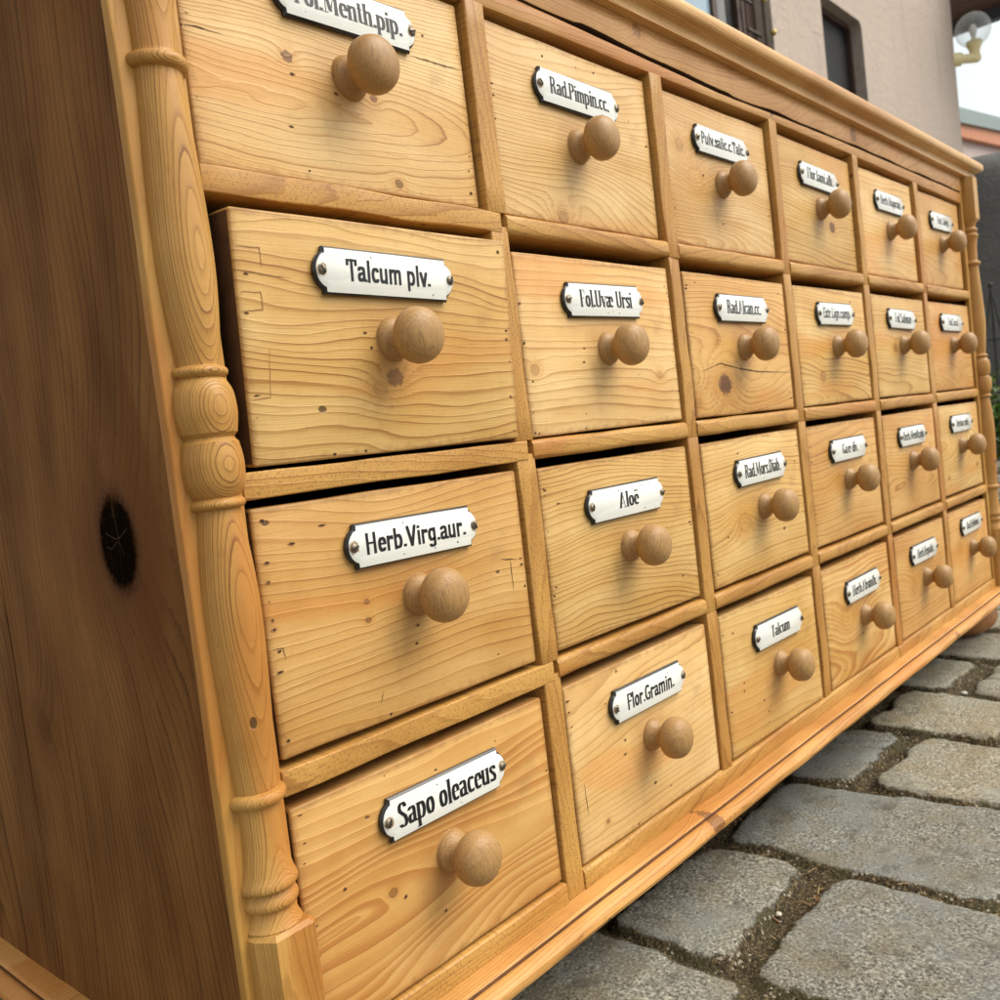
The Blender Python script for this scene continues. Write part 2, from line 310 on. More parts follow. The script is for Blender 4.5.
# ------------------------------------------------------------------ lettering: skeletons swept by a flat pen (didone) or an even pen (grotesque)
def arc(cx, cy, rx, ry, a0, a1, n=10):
    return [(cx + rx * math.cos(R(a0 + (a1 - a0) * k / n)), cy + ry * math.sin(R(a0 + (a1 - a0) * k / n))) for k in range(n + 1)]
X = .70
def dot(x, y): return [(x - .002, y), (x + .002, y)]
G = {  # advance, strokes, serif ends (x, y)
 ' ': (.26, [], []),
 '.': (.20, ['.'], []),
 'A': (.60, [[(.08, 0), (.29, .97)], 'T', [(.29, 1), (.50, 0)], 'T', [(.15, .3), (.43, .3)]], [(.08, 0), (.50, 0)]),
 'C': (.54, [arc(.29, .5, .20, .47, 50, 310, 16)], []),
 'D': (.58, [[(.12, 0), (.12, 1)], [(.12, 1)] + arc(.22, .5, .25, .5, 90, -90) + [(.12, 0)]], [(.12, 0), (.12, 1)]),
 'E': (.50, [[(.12, 0), (.12, 1)], 'T', [(.12, .985), (.44, .985), (.44, .8)], 'T', [(.12, .52), (.36, .52)], 'T', [(.12, .015), (.46, .015), (.46, .2)]], [(.12, 0), (.12, 1)]),
 'F': (.47, [[(.12, 0), (.12, 1)], 'T', [(.12, .985), (.43, .985), (.43, .78)], 'T', [(.12, .52), (.34, .52)]], [(.12, 0), (.12, 1)]),
 'G': (.58, [arc(.29, .5, .20, .47, 50, 270, 14) + [(.44, .1)], [(.47, .05), (.47, .42)], 'T', [(.36, .44), (.52, .44)]], []),
 'H': (.62, [[(.12, 0), (.12, 1)], [(.48, 0), (.48, 1)], 'T', [(.12, .52), (.48, .52)]], [(.12, 0), (.12, 1), (.48, 0), (.48, 1)]),
 'L': (.46, [[(.12, 0), (.12, 1)], 'T', [(.12, .015), (.43, .015), (.43, .25)]], [(.12, 0), (.12, 1)]),
 'M': (.80, ['T', [(.12, 0), (.12, 1)], [(.15, 1), (.36, .12)], 'T', [(.37, .1), (.60, 1)], [(.65, 0), (.65, 1)]], [(.12, 0), (.12, 1), (.65, 0), (.65, 1)]),
 'P': (.53, [[(.12, 0), (.12, 1)], [(.12, .985)] + arc(.26, .74, .18, .245, 90, -90) + [(.12, .49)]], [(.12, 0), (.12, 1)]),
 'R': (.60, [[(.12, 0), (.12, 1)], [(.12, .985)] + arc(.25, .75, .18, .235, 90, -90) + [(.12, .51)], [(.28, .5), (.40, .40), (.42, .08), (.53, .02)]], [(.12, 0), (.12, 1)]),
 'S': (.52, [[(.42, .80)] + arc(.27, .76, .15, .22, 30, 180, 8) + [(.14, .66), (.38, .42)] + arc(.27, .23, .16, .21, 20, -150, 10)], []),
 'T': (.54, [[(.27, 0), (.27, 1)], 'T', [(.06, .78), (.06, .985), (.48, .985), (.48, .78)]], [(.27, 0)]),
 'U': (.60, [[(.12, 1), (.12, .25)] + arc(.29, .22, .17, .2, 180, 360) + [(.47, 1)]], [(.12, 1), (.47, 1)]),
 'V': (.56, [[(.08, 1), (.27, .03)], 'T', [(.28, 0), (.48, 1)]], [(.08, 1), (.48, 1)]),
 'a': (.47, [arc(.21, .50, .13, .17, 160, 20, 6) + [(.34, .46), (.34, .08), (.43, .02)], [(.34, .40), (.2, .36)] + arc(.18, .19, .10, .17, 100, 290, 8) + [(.34, .14)]], []),
 'b': (.50, [[(.10, 0), (.10, 1)], [(.10, .56)] + arc(.24, .345, .16, .325, 110, -110) + [(.10, .1)]], [(.10, 1)]),
 'c': (.43, [arc(.235, .345, .145, .325, 40, 315, 14)], []),
 'd': (.50, [[(.38, 0), (.38, 1)], [(.38, .56)] + arc(.24, .345, .16, .325, 70, 290) + [(.38, .1)]], [(.38, 1), (.38, 0)]),
 'e': (.45, ['T', [(.10, .37), (.37, .37)], arc(.235, .345, .145, .325, 5, 315, 16)], []),
 'g': (.50, [[(.37, .68), (.37, -.08)] + arc(.23, -.1, .14, .16, 0, -150, 8), [(.37, .56)] + arc(.23, .37, .15, .30, 70, 290) + [(.37, .16)]], []),
 'h': (.50, [[(.10, 0), (.10, 1)], [(.10, .52), (.2, .66), (.30, .68), (.37, .58), (.37, 0)]], [(.10, 0), (.10, 1), (.37, 0)]),
 'i': (.24, [[(.12, 0), (.12, .68)], '.i'], [(.12, 0), (.10, .68)]),
 'j': (.24, [[(.13, .68), (.13, -.12), (.05, -.25), (-.02, -.2)], '.i'], [(.11, .68)]),
 'l': (.24, [[(.12, 0), (.12, 1)]], [(.12, 0), (.10, 1)]),
 'm': (.74, [[(.10, 0), (.10, .68)], [(.10, .52), (.19, .66), (.28, .68), (.355, .58), (.355, 0)], [(.355, .52), (.44, .66), (.53, .68), (.61, .58), (.61, 0)]], [(.10, 0), (.09, .68), (.355, 0), (.61, 0)]),
 'n': (.50, [[(.10, 0), (.10, .68)], [(.10, .52), (.2, .66), (.30, .68), (.37, .58), (.37, 0)]], [(.10, 0), (.09, .68), (.37, 0)]),
 'o': (.48, [arc(.24, .345, .15, .325, 0, 360, 20)], []),
 'p': (.50, [[(.10, -.27), (.10, .68)], [(.10, .56)] + arc(.24, .345, .16, .325, 110, -110) + [(.10, .1)]], [(.10, -.27), (.09, .68)]),
 'r': (.38, [[(.10, 0), (.10, .68)], [(.10, .5), (.2, .66), (.3, .66), (.31, .56)]], [(.10, 0), (.09, .68)]),
 's': (.40, [[(.33, .52)] + arc(.21, .52, .12, .15, 20, 180, 6) + [(.11, .46), (.29, .28)] + arc(.20, .16, .12, .15, 20, -160, 8)], []),
 't': (.32, [[(.13, .93), (.13, .1), (.2, .02), (.29, .05)], 'T', [(.02, .67), (.28, .67)]], []),
 'u': (.50, [[(.10, .68), (.10, .14), (.17, .02), (.27, .03), (.37, .16)], [(.37, 0), (.37, .68)]], [(.09, .68), (.36, .68), (.37, 0)]),
 'v': (.44, [[(.07, .68), (.22, .03)], 'T', [(.23, 0), (.38, .68)]], [(.07, .68), (.38, .68)]),
 'x': (.44, [[(.08, .68), (.36, 0)], 'T', [(.36, .68), (.08, 0)]], [(.08, .68), (.36, 0)]),
 'z': (.42, ['T', [(.06, .5), (.06, .67), (.34, .67)], [(.34, .65), (.08, .03)], 'T', [(.07, .015), (.36, .015), (.36, .18)]], []),
}
G['ä'] = G['a']
G['ë'] = (.45, G['e'][1] + [dot(.15, .93), dot(.32, .93)], [])
G['æ'] = (.72, [arc(.19, .50, .12, .17, 160, 20, 6) + [(.33, .46), (.33, .1)], [(.33, .40), (.18, .36)] + arc(.17, .19, .10, .17, 100, 290, 8) + [(.33, .14)],
                'T', [(.36, .37), (.62, .37)], arc(.485, .345, .145, .325, 5, 315, 16)], [])
def hull(pts):
    pts = sorted(set((round(a, 6), round(b, 6)) for a, b in pts))
    def half(ps):
        h = []
        for p in ps:
            while len(h) > 1 and (h[-1][0] - h[-2][0]) * (p[1] - h[-2][1]) - (h[-1][1] - h[-2][1]) * (p[0] - h[-2][0]) <= 1e-12: h.pop()
            h.append(p)
        return h
    a, b = half(pts), half(pts[::-1]); return a[:-1] + b[:-1]
def lettering(bm, text, width, cap, y, cx, cz, style, mat):
    """write `text` on the plane y=y (facing -y), centred at (cx,cz)"""
    adv = sum(G[c][0] for c in text); sx = width / adv; sy = cap
    if style == 'fat': W, H = .166, .032
    else: W, H = .135, .105
    x0 = cx - width / 2; z0 = cz - cap * .42; cnt = 0
    for ch in text:
        a, strokes, serifs = G[ch]; thin = False; polys = []
        for s in strokes:
            if s == 'T': thin = True; continue
            if s == '.': q = .085; polys.append([(.1 - q, 0), (.1 + q, 0), (.1 + q, .14), (.1 - q, .14)]); continue
            if s == '.i': q = .08; polys.append([(.12 - q, .83), (.12 + q, .83), (.12 + q, .97), (.12 - q, .97)]); continue
            w = W
            if style == 'fat' and thin: w = .04
            if len(s) == 2 and abs(s[0][0] - s[1][0]) < .01 and abs(s[0][1] - s[1][1]) < .01: w, hh = .11, .11
            else: hh = H
            thin = False
            for p, q in zip(s[:-1], s[1:]):
                polys.append([(a_ + dx * w / 2, b_ + dy * hh / 2) for a_, b_ in (p, q) for dx in (-1, 1) for dy in (-1, 1)])
        if style == 'fat':
            for (px, pz) in serifs:
                zz = pz - .015 if pz > .3 else pz + .015
                polys.append([(px - W / 2 - .045, zz - .015), (px + W / 2 + .045, zz - .015), (px + W / 2 + .045, zz + .015), (px - W / 2 - .045, zz + .015)])
        for pl in polys:
            h = hull([(x0 + px * sx, z0 + pz * sy) for px, pz in pl])
            if len(h) < 3: continue
            cnt += 1
            vs_ = [bm.verts.new((px, y - (cnt % 7) * 4e-6, pz)) for px, pz in h]
            bm.faces.new(vs_).material_index = mat
        x0 += a * sx

# ------------------------------------------------------------------ materials
M = {}
M['rail'] = wood('pine_rail', 'X', (.0, .05), .05, .0030, rand=.05, light=(.56, .315, .082), mid=(.43, .205, .042), late=(.21, .075, .014), warp=.004, spark=.6, line=.9, saw=True)
M['rail_top'] = wood('pine_top_rail', 'X', (.02, .04), .05, .0030, rand=.05, light=(.56, .30, .092), mid=(.44, .205, .050), late=(.21, .075, .016), warp=.006, spark=.5, line=.8)
M['stile'] = wood('pine_stile', 'Z', (.0, .05), .05, .0026, rand=.05, light=(.53, .290, .072), mid=(.41, .190, .038), late=(.20, .068, .012), warp=.003, spark=.6, line=.9, saw=True)
M['frieze'] = wood('pine_frieze', 'X', (.03, .045), .12, .0034, light=(.58, .32, .115), mid=(.48, .235, .075), late=(.26, .10, .028), warp=.010, spark=.35, line=.8,
                   knots=[(.20, .0, .006, .8, .7), (-.22, .004, .005, .8, .5)])
M['cornice'] = wood('pine_cornice', 'X', (.03, .02), .03, .0020, light=(.70, .42, .15), mid=(.56, .29, .08), late=(.27, .10, .022), warp=.003, spark=.7, line=1.5, coat=.25, rough=.38)
M['base'] = wood('pine_base', 'X', (-.006, .020), .02, .0026, light=(.60, .325, .100), mid=(.48, .220, .050), late=(.20, .07, .016), warp=.0035, spark=.9, line=.9, coat=.1,
                 knots=[(-.262, .002, .005, .8, .7), (.33, .0, .004, .8, .5)])
M['post'] = wood('pine_post', 'Z', (.01, .05), .04, .0030, rand=.02, light=(.52, .285, .070), mid=(.41, .185, .036), late=(.22, .075, .014), warp=.006, line=.7, spark=.4)
M['column'] = wood('pine_column', 'Z', (-.003, .034), .012, .00095, light=(.57, .325, .092), mid=(.43, .210, .046), late=(.17, .062, .011), warp=.0040, fine=.0004, rand=0, line=1.35, spark=.5, coat=.2, lo=.5)
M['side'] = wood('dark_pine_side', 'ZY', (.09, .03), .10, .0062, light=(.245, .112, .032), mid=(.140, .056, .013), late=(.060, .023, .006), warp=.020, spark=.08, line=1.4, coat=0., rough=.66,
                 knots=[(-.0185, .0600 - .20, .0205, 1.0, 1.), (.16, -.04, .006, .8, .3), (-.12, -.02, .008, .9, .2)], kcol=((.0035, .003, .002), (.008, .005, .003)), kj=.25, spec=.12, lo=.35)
M['foot'] = wood('pine_foot', 'Z', (.0, .03), .0, .004, light=(.36, .16, .06), mid=(.28, .11, .04), late=(.16, .06, .02), line=.5, spark=.2)
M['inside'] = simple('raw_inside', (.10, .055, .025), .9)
M['dirty'] = simple('grimy_end_grain', (.085, .042, .018), .85, nscale=120, var=.6)
M['halo'] = simple('stained_wood', (.26, .125, .045), .8, nscale=300, var=.5)
M['crack'] = simple('crack_dark', (.045, .02, .009), .95)
M['enamel_black'] = simple('enamel_black', (.012, .012, .014), .22, spec=.6, var=.1)
M['rust'] = simple('rust_stain', (.42, .33, .22), .5, nscale=500, var=.5)
M['ink'] = simple('enamel_letter', (.010, .010, .012), .35, spec=.4, var=.1)
n = NT('enamel_white'); f = n.noise(n.coord(), 90., 4.); vsp = n.vor(n.coord(), 420.)
c = n.mix(f, (.74, .745, .69), (.82, .825, .78)); c = n.mix(n.math('MULTIPLY', n.math('LESS_THAN', vsp, .09), n.math('GREATER_THAN', f, .56)), c, (.55, .5, .4))
M['enamel'] = n.fin(c, .16, n.bump(n.noise(n.coord(), 160., 2.), .12, .0004), .55)
M['screw'] = simple('screw_steel', (.20, .165, .12), .42, .85, nscale=700, var=.5)
M['slot'] = simple('screw_slot', (.02, .018, .016), .8)
# turned beech
n = NT('turned_beech'); P = n.coord(); x, y, z = n.sep(P)
oi = n.t.nodes.new('ShaderNodeObjectInfo'); x2 = n.math('ADD', x, n.math('MULTIPLY', oi.outputs['Random'], .9))
ww = n.math('ADD', n.math('MULTIPLY', n.math('ADD', y, n.math('MULTIPLY', n.noise(n.comb(n.math('MULTIPLY', x2, 60.), n.math('MULTIPLY', y, 60.), n.math('MULTIPLY', z, 30.)), 1., 2.), .006)), 1.),
            n.math('MULTIPLY', x2, n.math('ADD', .25, n.math('MULTIPLY', oi.outputs['Random'], .9))))
fr = n.math('FRACT', n.math('MULTIPLY', ww, 420.))
c = n.mix(n.math('MULTIPLY', n.ramp(fr, [(0, 0.), (.6, .2), (.9, 1.), (1, 0.)]), .40), (.40, .225, .078), (.215, .100, .030))
fl = n.noise(n.comb(n.math('MULTIPLY', x2, 1400.), n.math('MULTIPLY', y, 1400.), n.math('MULTIPLY', z, 160.)), 1., 2.)
c = n.mix(n.math('MULTIPLY', n.sstep(fl, .50, .62), .62), c, (.16, .075, .024))
c = n.mix(n.math('MULTIPLY', n.noise(P, 55., 2.), .45), c, (.47, .295, .115))
c = n.mix(n.math('MULTIPLY', oi.outputs['Random'], .35), c, (.25, .12, .038))
M['knob'] = n.fin(c, .50, n.bump(fl, .15, .0003), .4); n.p.inputs['Coat Weight'].default_value = .05; n.p.inputs['Coat Roughness'].default_value = .3

# ------------------------------------------------------------------ CABINET
GZ = -.345
cab = thing('apothecary_cabinet', 'long waxed pine apothecary cabinet with four rows of small labelled drawers', 'cabinet', (.60, .2, GZ))
DEP = .46; PX0, PX1 = -.0313, 1.2313
OPL, OPR = .0005, 1.1925
ZT, ZB = .300, -.277
# corner posts
for s in (0, 1):
    x0, x1 = (PX0, OPL) if s == 0 else (OPR, PX1)
    cx = (x0 + x1) / 2
    bm = bmesh.new(); loft(bm, 'Z', ZB - .0, ZT, x0 - cx, x1 - cx, 0, .0062, .0012, 18, .0006, s * 5, cseg=3)
    o = part('corner_post', bm, M['post'], cab, (cx, 0, 0))
# side panels
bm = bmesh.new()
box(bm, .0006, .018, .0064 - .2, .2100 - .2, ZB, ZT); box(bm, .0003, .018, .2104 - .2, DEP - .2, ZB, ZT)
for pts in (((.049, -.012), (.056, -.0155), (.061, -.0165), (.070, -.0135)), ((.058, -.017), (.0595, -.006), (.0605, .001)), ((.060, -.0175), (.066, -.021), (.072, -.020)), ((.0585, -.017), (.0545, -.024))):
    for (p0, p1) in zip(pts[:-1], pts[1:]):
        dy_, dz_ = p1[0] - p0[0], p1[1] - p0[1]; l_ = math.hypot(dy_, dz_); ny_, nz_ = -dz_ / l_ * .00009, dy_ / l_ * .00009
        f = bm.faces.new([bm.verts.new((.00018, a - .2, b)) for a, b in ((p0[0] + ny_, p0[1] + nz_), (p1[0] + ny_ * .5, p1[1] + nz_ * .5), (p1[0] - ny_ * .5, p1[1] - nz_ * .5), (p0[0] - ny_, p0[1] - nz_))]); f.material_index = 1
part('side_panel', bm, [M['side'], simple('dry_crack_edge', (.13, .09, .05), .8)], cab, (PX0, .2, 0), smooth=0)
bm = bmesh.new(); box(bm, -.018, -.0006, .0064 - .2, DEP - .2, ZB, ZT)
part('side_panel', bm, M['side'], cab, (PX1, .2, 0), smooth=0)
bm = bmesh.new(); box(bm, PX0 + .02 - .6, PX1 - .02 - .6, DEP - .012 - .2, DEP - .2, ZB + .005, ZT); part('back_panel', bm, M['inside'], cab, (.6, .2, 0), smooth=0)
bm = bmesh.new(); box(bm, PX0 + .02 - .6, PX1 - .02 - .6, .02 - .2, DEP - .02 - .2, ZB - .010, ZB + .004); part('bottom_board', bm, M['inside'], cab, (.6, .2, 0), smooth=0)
# turned half columns with square blocks
ZS = .0233
half = [(.0130, .0), (.0143, .0075), (.0146, .0130), (.0138, .0200), (.0114, .0250), (.0108, .0257), (.0122, .0268), (.0129, .0284), (.0122, .0300), (.0103, .0308), (.0103, .0330),
        (.0116, .0450), (.0129, .0620), (.0134, .0780), (.0129, .1000), (.0118, .1250), (.0108, .1480), (.0106, .1540), (.0107, .1548), (.0128, .1558), (.0137, .1581), (.0129, .1603), (.0105, .1612),
        (.0102, .1650), (.0104, .1770), (.0110, .1850), (.0122, .1920), (.0136, .1958), (.0134, .1982), (.0113, .1996), (.0118, .2012), (.0130, .2038), (.0126, .2064), (.0108, .2076), (.0110, .2096), (.0124, .2136), (.0134, .2155), (.0130, .2160)]
prof = [(r, -h) for r, h in spline(half[::1], 3)[::-1]]
prof = [p for p in prof if p[1] < -.0009]
mid_ = [(.0122, -.0008), (.0118, 0), (.0122, .0008)]
full = [(r, h) for r, h in prof] + mid_ + [(r, -h) for r, h in prof[::-1]]
BLK = .2160
for s in (0, 1):
    cx = -.0134 if s == 0 else 1.2134
    bm = bmesh.new()
    full_ = [(max(.004, r), h + ZS) for r, h in full]
    lathe(bm, full_, 56, cx=0, cy=.001)
    for zz0, zz1 in ((ZB, ZS - BLK), (ZS + BLK, ZT)):
        # block: chamfered half-octagon section
        sec = [(-.0140, .003), (-.0140, -.0050), (-.0085, -.0140), (.0115, -.0140), (.0140, -.0110), (.0140, .003)]
        lo_sc = .96
        A = [bm.verts.new((a * (lo_sc if zz0 > 0 else 1), b, zz0 + (.003 if zz0 > 0 else 0))) for a, b in sec]
        B = [bm.verts.new((a, b, zz1 - (.002 if zz0 < 0 else 0))) for a, b in sec]
        for k in range(len(sec)): bm.faces.new((A[k], A[(k + 1) % 6], B[(k + 1) % 6], B[k]))
        e0 = [bm.verts.new((a * .86, b * .86, zz1 if zz0 < 0 else zz0)) for a, b in sec]
        Q = B if zz0 < 0 else A
        for k in range(len(sec)): bm.faces.new((Q[k], Q[(k + 1) % 6], e0[(k + 1) % 6], e0[k]))
        bm.faces.new(e0)
    part('turned_column', bm, M['column'], cab, (cx, 0, 0), smooth=30)

# rails and stiles
PZ = .1362
rz = [(zc - .0056, zc + .0066) for zc in (PZ + .0005, .0003, -PZ + .0003)]
RAILW = [(.0012, 'flat'), (.003, 'round')]
for j, (z0, z1) in enumerate(rz):
    for c in range(6):
        x0 = OPL if c == 0 else .2 * c + .0045 - .0006
        x1 = .2 * (c + 1) - .0112 + (.009 if c == 0 else 0) if c < 5 else OPR
        if c == 0: x1 = .2 - .0008
        cx, cz = (x0 + x1) / 2, (z0 + z1) / 2
        bm = bmesh.new(); loft(bm, 'X', x0 - cx, x1 - cx, -.0006 - (.0006 if c else 0), .05, z0 - cz, z1 - cz, .0009 if c == 0 else .0034, 10, .0009, j * 7 + c, rend=.0004)
        part('rail', bm, M['rail'], cab, (cx, 0, cz))
for k in range(1, 6):
    for j in range(4):
        z1 = float(np.interp(.2 * k, [0, .2, .4, .6, .8, 1.0, 1.19], [.2655, .2658, .2672, .2695, .2690, .2665, .2640])) + .0006 if j == 0 else rz[j - 1][0] + (0.0 if k > 1 else .004); z0 = rz[j][1] - .0 if j < 3 else -.277
        if k > 1 and j < 3: z0 -= .0122
        if k > 1 and j == 3: z0 = -.2668
        xc = .2 * k - .003
        if k == 1: xa, xb = xc - .0080, xc + .0085
        else: xa, xb = xc - .0078, xc + .0075
        cz = (z0 + z1) / 2
        bm = bmesh.new(); loft(bm, 'Z', z0 - cz, z1 - cz, xa - xc, xb - xc, -.0001, .05, .0011, 8, .0010, k * 11 + j, rend=.0004)
        part('stile', bm, M['stile'], cab, (xc, 0, cz))
# dark partitions just behind the openings
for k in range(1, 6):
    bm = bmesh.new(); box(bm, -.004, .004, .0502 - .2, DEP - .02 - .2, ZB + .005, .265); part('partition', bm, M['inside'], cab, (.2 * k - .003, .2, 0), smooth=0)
# bottom rail
bm = bmesh.new()
loft(bm, 'X', OPL - .6, .1885 - .6, -.0012, .05, -.280, -.2642, .0016, 8, .0008, 3); part('bottom_rail', bm, M['rail'], cab, (.6, 0, 0))
for xa, xb in ((.206, .7885), (.7887, OPR)):
    bm = bmesh.new(); k = int(xa * 5)
    cx = (xa + xb) / 2; loft(bm, 'X', xa - cx, xb - cx, -.0010, .05, -.0094, .0064, .0030, 30, .0009, 3 + k, rend=.0004); part('bottom_rail', bm, M['rail'], cab, (cx, 0, -.2706))
# top rail and frieze with the open joint between them
def wavy(x, a, s): return a * mnoise.noise(Vector((x * 9, s, 0))) + a * .4 * mnoise.noise(Vector((x * 60, s, 3)))
def strip_board(name, x0, x1, y0, y1, zlo, zhi, mat, nn=160):
    bm = bmesh.new(); rings = []; cx = (x0 + x1) / 2; cz = (zlo(x0) + zhi(x0)) / 2
    for i in range(nn + 1):
        x = x0 + (x1 - x0) * i / nn; a, b = zlo(x) - cz, zhi(x) - cz; e = .0012
        sec = [(y1, a), (y0 + e, a), (y0 + e * .3, a + e * .3), (y0, a + e), (y0, b - e), (y0 + e * .3, b - e * .3), (y0 + e, b), (y1, b)]
        rings.append([bm.verts.new((x - cx, yy, zz)) for yy, zz in sec])
    for i in range(nn):
        for k in range(8): bm.faces.new((rings[i][k], rings[i][(k + 1) % 8], rings[i + 1][(k + 1) % 8], rings[i + 1][k])).material_index = 1 if (k in (0, 1) and name == 'frieze') or (k == 6 and name == 'top_rail') else 0  # joint faces coloured dark: the gap's shade is put into the material
    bm.faces.new(rings[0]); bm.faces.new(rings[-1][::-1])
    return part(name, bm, [mat, M['crack']], cab, (cx, 0, cz))
def toplow(x): return float(np.interp(x, [0, .2, .4, .6, .8, 1.0, 1.19], [.2655, .2658, .2672, .2695, .2690, .2665, .2640]))
def crackz(x): return .2788 - .004 * max(0, 1 - abs(x - .5) / .25) * 1.0 + wavy(x, .0005, 4)
def gap(x): return .0004 + .0021 * max(0., .28 + mnoise.noise(Vector((x * 14, 8, 0)))) + (.0012 if .30 < x < .52 else 0)
strip_board('top_rail', OPL, OPR, .0004, .05, lambda x: toplow(x) + wavy(x, .0008, 1), crackz, M['rail_top'])
strip_board('frieze', OPL, OPR, -.0008, .05, lambda x: crackz(x) + gap(x), lambda x: .3003, M['frieze'])
bm = bmesh.new(); box(bm, OPL - .6, OPR - .6, .012, .02, -.012, .012)
part('frieze_backing', bm, M['crack'], cab, (.6, 0, .2788), smooth=0) if False else bm.free()
# cornice
cp = [(.0, .2998), (.0030, .2998), (.0032, .3012), (.0045, .3014)] + [(.0045 + .0090 * (1 - math.cos(t)), .3014 + .0078 * math.sin(t)) for t in [i * math.pi / 16 for i in range(1, 9)]] + \
     [(.0138, .3100), (.0150, .3098), (.0170, .3110), (.0181, .3135), (.0184, .3165), (.0178, .3195), (.0160, .3220), (.0130, .3235), (.0080, .3240)]
x0, x1, y0, y1 = PX0, PX1, 0, DEP
nx = 60
path = [(x0, y1, -1, 0), (x0, y0 + .02, -1, 0), (x0, y0, -1, -1)] + [(x0 + (x1 - x0) * i / nx, y0, 0, -1) for i in range(1, nx)] + [(x1, y0, 1, -1), (x1, y0 + .02, 1, 0), (x1, y1, 1, 0)]
bm = bmesh.new(); extrude_profile(bm, [(o, z) for o, z in cp], [(a - .6, b - .2, c_, d_) for a, b, c_, d_ in path])
part('cornice', bm, M['cornice'], cab, (.6, .2, 0), smooth=50)
bm = bmesh.new(); box(bm, x0 - .0079 - .6, x1 + .0079 - .6, -.0079 - .2, y1 + .004 - .2, .3003, .3237); part('top_board', bm, M['cornice'], cab, (.6, .2, 0), smooth=0)
# base moulding
bp = [(-.02, -.2764), (.0, -.2768), (.0105, -.2774), (.0120, -.2778), (.0128, -.2786), (.0130, -.2808), (.0139, -.2812), (.0142, -.2796), (.0150, -.2792), (.0168, -.2794), (.0195, -.2810), (.0218, -.2832), (.0224, -.2858), (.0214, -.2884), (.0188, -.2904), (.0140, -.2912), (-.02, -.2912)]
bpj = bp
bm = bmesh.new(); rings = []
nx = 110
path = [(x0, y1, -1, 0)] + [(x0, y1 - (y1 - .01) * i / 24, -1, 0) for i in range(1, 24)] + [(x0, y0, -1, -1)] + [(x0 + (x1 - x0) * i / nx, y0, 0, -1) for i in range(1, nx)] + [(x1, y0, 1, -1), (x1, y0 + .01, 1, 0), (x1, y1, 1, 0)]
for (a, b, c_, d_) in path:
    rings.append([bm.verts.new((a + c_ * (o + .0006 * mnoise.noise(Vector((a * 20 + b * 17, o * 90, z * 200)))) - .6, b + d_ * (o + .0006 * mnoise.noise(Vector((a * 20 + b * 17, o * 90, z * 200)))) - .2,
                               z + .285 + .0005 * mnoise.noise(Vector((a * 13 + b * 11, o * 60, 5))))) for o, z in bpj])
for i in range(len(rings) - 1):
    for k in range(len(bpj) - 1): bm.faces.new((rings[i][k], rings[i][k + 1], rings[i + 1][k + 1], rings[i + 1][k])).material_index = 1 if k == 4 else 0
part('base_moulding', bm, [M['base'], simple('groove_dirt_shade', (.15, .065, .022), .8, nscale=150, var=.7)], cab, (.6, .2, -.285), smooth=32)  # groove face darkened so it reads: its shade and dirt in one colour
# bun feet
fp = spline([(.020, -.287), (.030, -.290), (.043, -.298), (.050, -.311), (.050, -.322), (.044, -.333), (.033, -.341), (.026, -.345)], 4)
for fx in (.012, 1.188):
    for fy in (.050, .40):
        bm = bmesh.new(); lathe(bm, [(r, h + .315) for r, h in fp], 40); part('bun_foot', bm, M['foot'], cab, (fx, fy, -.315))

# ------------------------------------------------------------------ DRAWERS
TXT = {11: ('Fol.Menth.pip.', .071, .0105, 'fat'), 12: ('Rad.Pimpin.cc.', .066, .0105, 'fat'), 13: ('Pulv.salic.c.Talc.', .075, .0090, 'grot'),
 14: ('Flor.lami.alb.', .064, .0105, 'fat'), 15: ('Herb.Majoran.', .068, .0100, 'fat'), 16: ('Tub.Salep', .050, .0098, 'fat'),
 21: ('Talcum plv.', .0565, .0098, 'grot'), 22: ('Fol.Uvæ Ursi', .061, .0110, 'fat'), 23: ('Rad.Alcan.cc.', .061, .0110, 'fat'),
 24: ('Extr.Lign.camp.', .070, .0095, 'grot'), 25: ('Fol.Sabinæ', .056, .0110, 'fat'), 26: ('Fol.Coca', .042, .0100, 'fat'),
 31: ('Herb.Virg.aur.', .072, .0098, 'grot'), 32: ('Aloë', .024, .0105, 'fat'), 33: ('Rad.Mors.Diab.', .067, .0110, 'fat'),
 34: ('Gaze div.', .042, .0100, 'fat'), 35: ('Herb.Menth.pip.', .074, .0100, 'fat'), 36: ('Herbar.rubr.', .056, .0098, 'fat'),
 41: ('Sapo oleaceus', .074, .0128, 'fat'), 42: ('Flor.Gramin.', .060, .0100, 'grot'), 43: ('Talcum', .036, .0100, 'fat'),
 44: ('Herb.Absinth.', .066, .0105, 'fat'), 45: ('Herb.Hepatic.', .060, .0105, 'fat'), 46: ('Rad.Hellebor.', .058, .0100, 'fat')}
